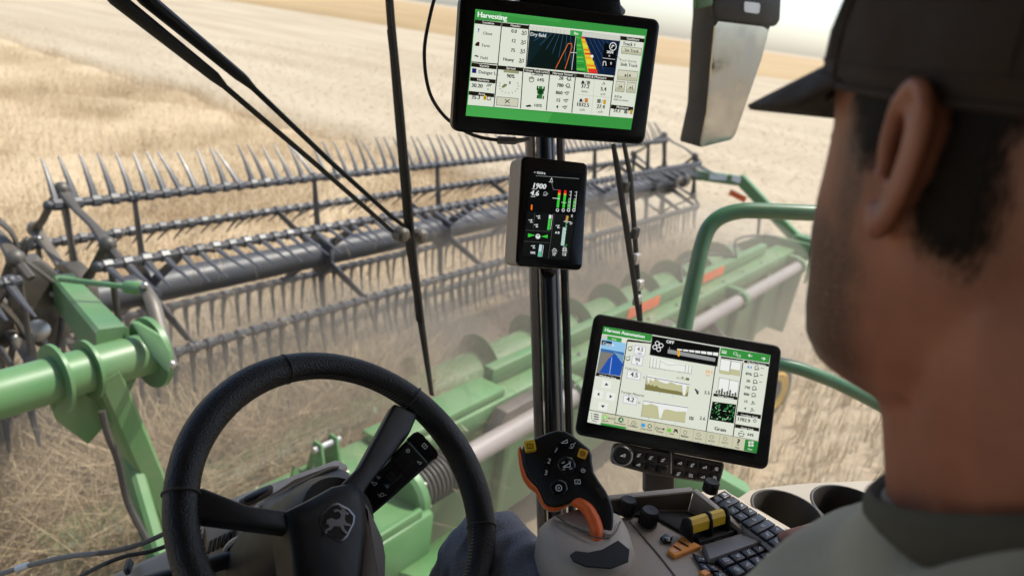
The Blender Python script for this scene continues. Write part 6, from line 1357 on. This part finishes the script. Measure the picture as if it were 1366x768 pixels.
for v in b.verts:
    p = v.co; dk = min((p - KR).length, (p - KL).length); fo = math.exp(-(dk / .16) ** 2); v.co = p + v.normal * (.004 * noise.noise(Vector((p.x * 14, p.y * 20, p.z * 14))) + (.003 + .006 * fo) * noise.noise(Vector((p.x * 20 + p.y * 12, p.y * 50, p.z * 26))) + .008 * fo * abs(noise.noise(Vector((p.x * 18 - p.z * 14, p.y * 34, p.z * 30)))))
b.to_mesh(me); b.free(); me.polygons.foreach_set("use_smooth", [True] * len(me.polygons)); me.transform(Matrix.Translation(-Vector(ORIG[PR.name]))); jo = link("jeans", me, PR); ORIG[jo.name] = ORIG[PR.name]
m = MB(); mid = [KR + Vector((.03, -.06, .05)), KR + Vector((.045, -.02, .038)), KR + Vector((.05, .02, .01))]
m.tube([HR.lerp(KR, t_) + Vector((.062 + .01 * (1 - t_), 0, .055 - .0 * t_)) for t_ in (.3, .5, .7, .9)], .0022, mat("jean_stitch", (.20, .13, .06), .7), 6, smooth=4); part(m, "seam", jo)
for a in (AR, AL):
    m = MB(); m.loft([[a + Vector((x * w_, y + yo, z)) for x, y in ((-1, -.03), (-.6, -.05), (.6, -.05), (1, -.03), (1, .03), (.6, .05), (-.6, .05), (-1, .03))] for w_, yo, z in ((.045, .0, .02), (.05, 0, -.06), (.05, .05, -.11), (.05, .08, -.155))], BOOT); m.box(a + Vector((0, .05, -.16)), (.10, .28, .035), RUBBER, bev=.012); part(m, "boot", PR)
# driver's seat
ST = thing("driver_seat", "dark cloth driver seat under the man in the cap", "seat", (HC.x, -.1, 2.0)); SEATM = mat("seat_cloth", (.03, .03, .032), .9, bump=.4, bscale=500)
sc_ = Vector((NB.x, NB.y, 0))
m = MB(); m.box((sc_.x, sc_.y + .12, HR.z - .16), (.50, .48, .12), SEATM, bev=.04, seg=3); part(m, "seat_cushion", ST)
m = MB(); m.box((sc_.x, sc_.y - .20, HR.z + .17), (.46, .10, .60), SEATM, M=Euler((R(6), 0, 0)).to_matrix(), bev=.04, seg=3); part(m, "backrest", ST)
m = MB(); m.box((sc_.x, sc_.y + .08, (HR.z - .22 + 2.05) / 2), (.36, .36, HR.z - .22 - 2.05), BLACKP, bev=.02, taper=.85); part(m, "pedestal", ST)
# ================================================================== dust thrown up round the header
def dust(name, c, rad, dens):
    m = bpy.data.materials.new(name); m.use_nodes = True; t = m.node_tree; N = t.nodes; N.remove(N["Principled BSDF"])
    v = N.new("ShaderNodeVolumePrincipled"); v.inputs["Color"].default_value = (.84, .72, .57, 1); v.inputs["Density"].default_value = dens; v.inputs["Anisotropy"].default_value = .2
    t.links.new(v.outputs[0], N["Material Output"].inputs["Volume"])
    mb = MB(); mb.ball((0, 0, 0), rad, m, 32); ob = mb.build(name, smooth=180, kind="stuff"); ob.location = c
dust("dust_cloud", (5.2, 2.7, .9), (4.2, 1.5, 1.2), .22)
dust("dust_cloud", (1.7, 3.4, .75), (3.0, 1.35, 1.0), .55)
# distant shelter belt behind the machine, met in the wing mirror
TREEM = mat("shelter_belt_green", (.035, .05, .02), .9, var=.5, scale=.3)
m = MB(); vs = []; fs = []
for i in range(80):
    x = 40 + i * 6; y = -330 + i * 1.2 + 8 * math.sin(i * .7); h = 5 + 4 * noise.noise(Vector((i * .35, 1, 0))) + 2 * noise.noise(Vector((i * 1.3, 5, 0)))
    vs += [(x, y + 4, 0), (x, y + 3, h * .7), (x, y, h), (x, y - 4, h * .6), (x, y - 5, 0)]
for i in range(79):
    for k in range(4): fs.append([i * 5 + k, i * 5 + k + 1, i * 5 + k + 6, i * 5 + k + 5])
m.add(vs, fs, TREEM); m.build("treeline", smooth=180, kind="stuff")
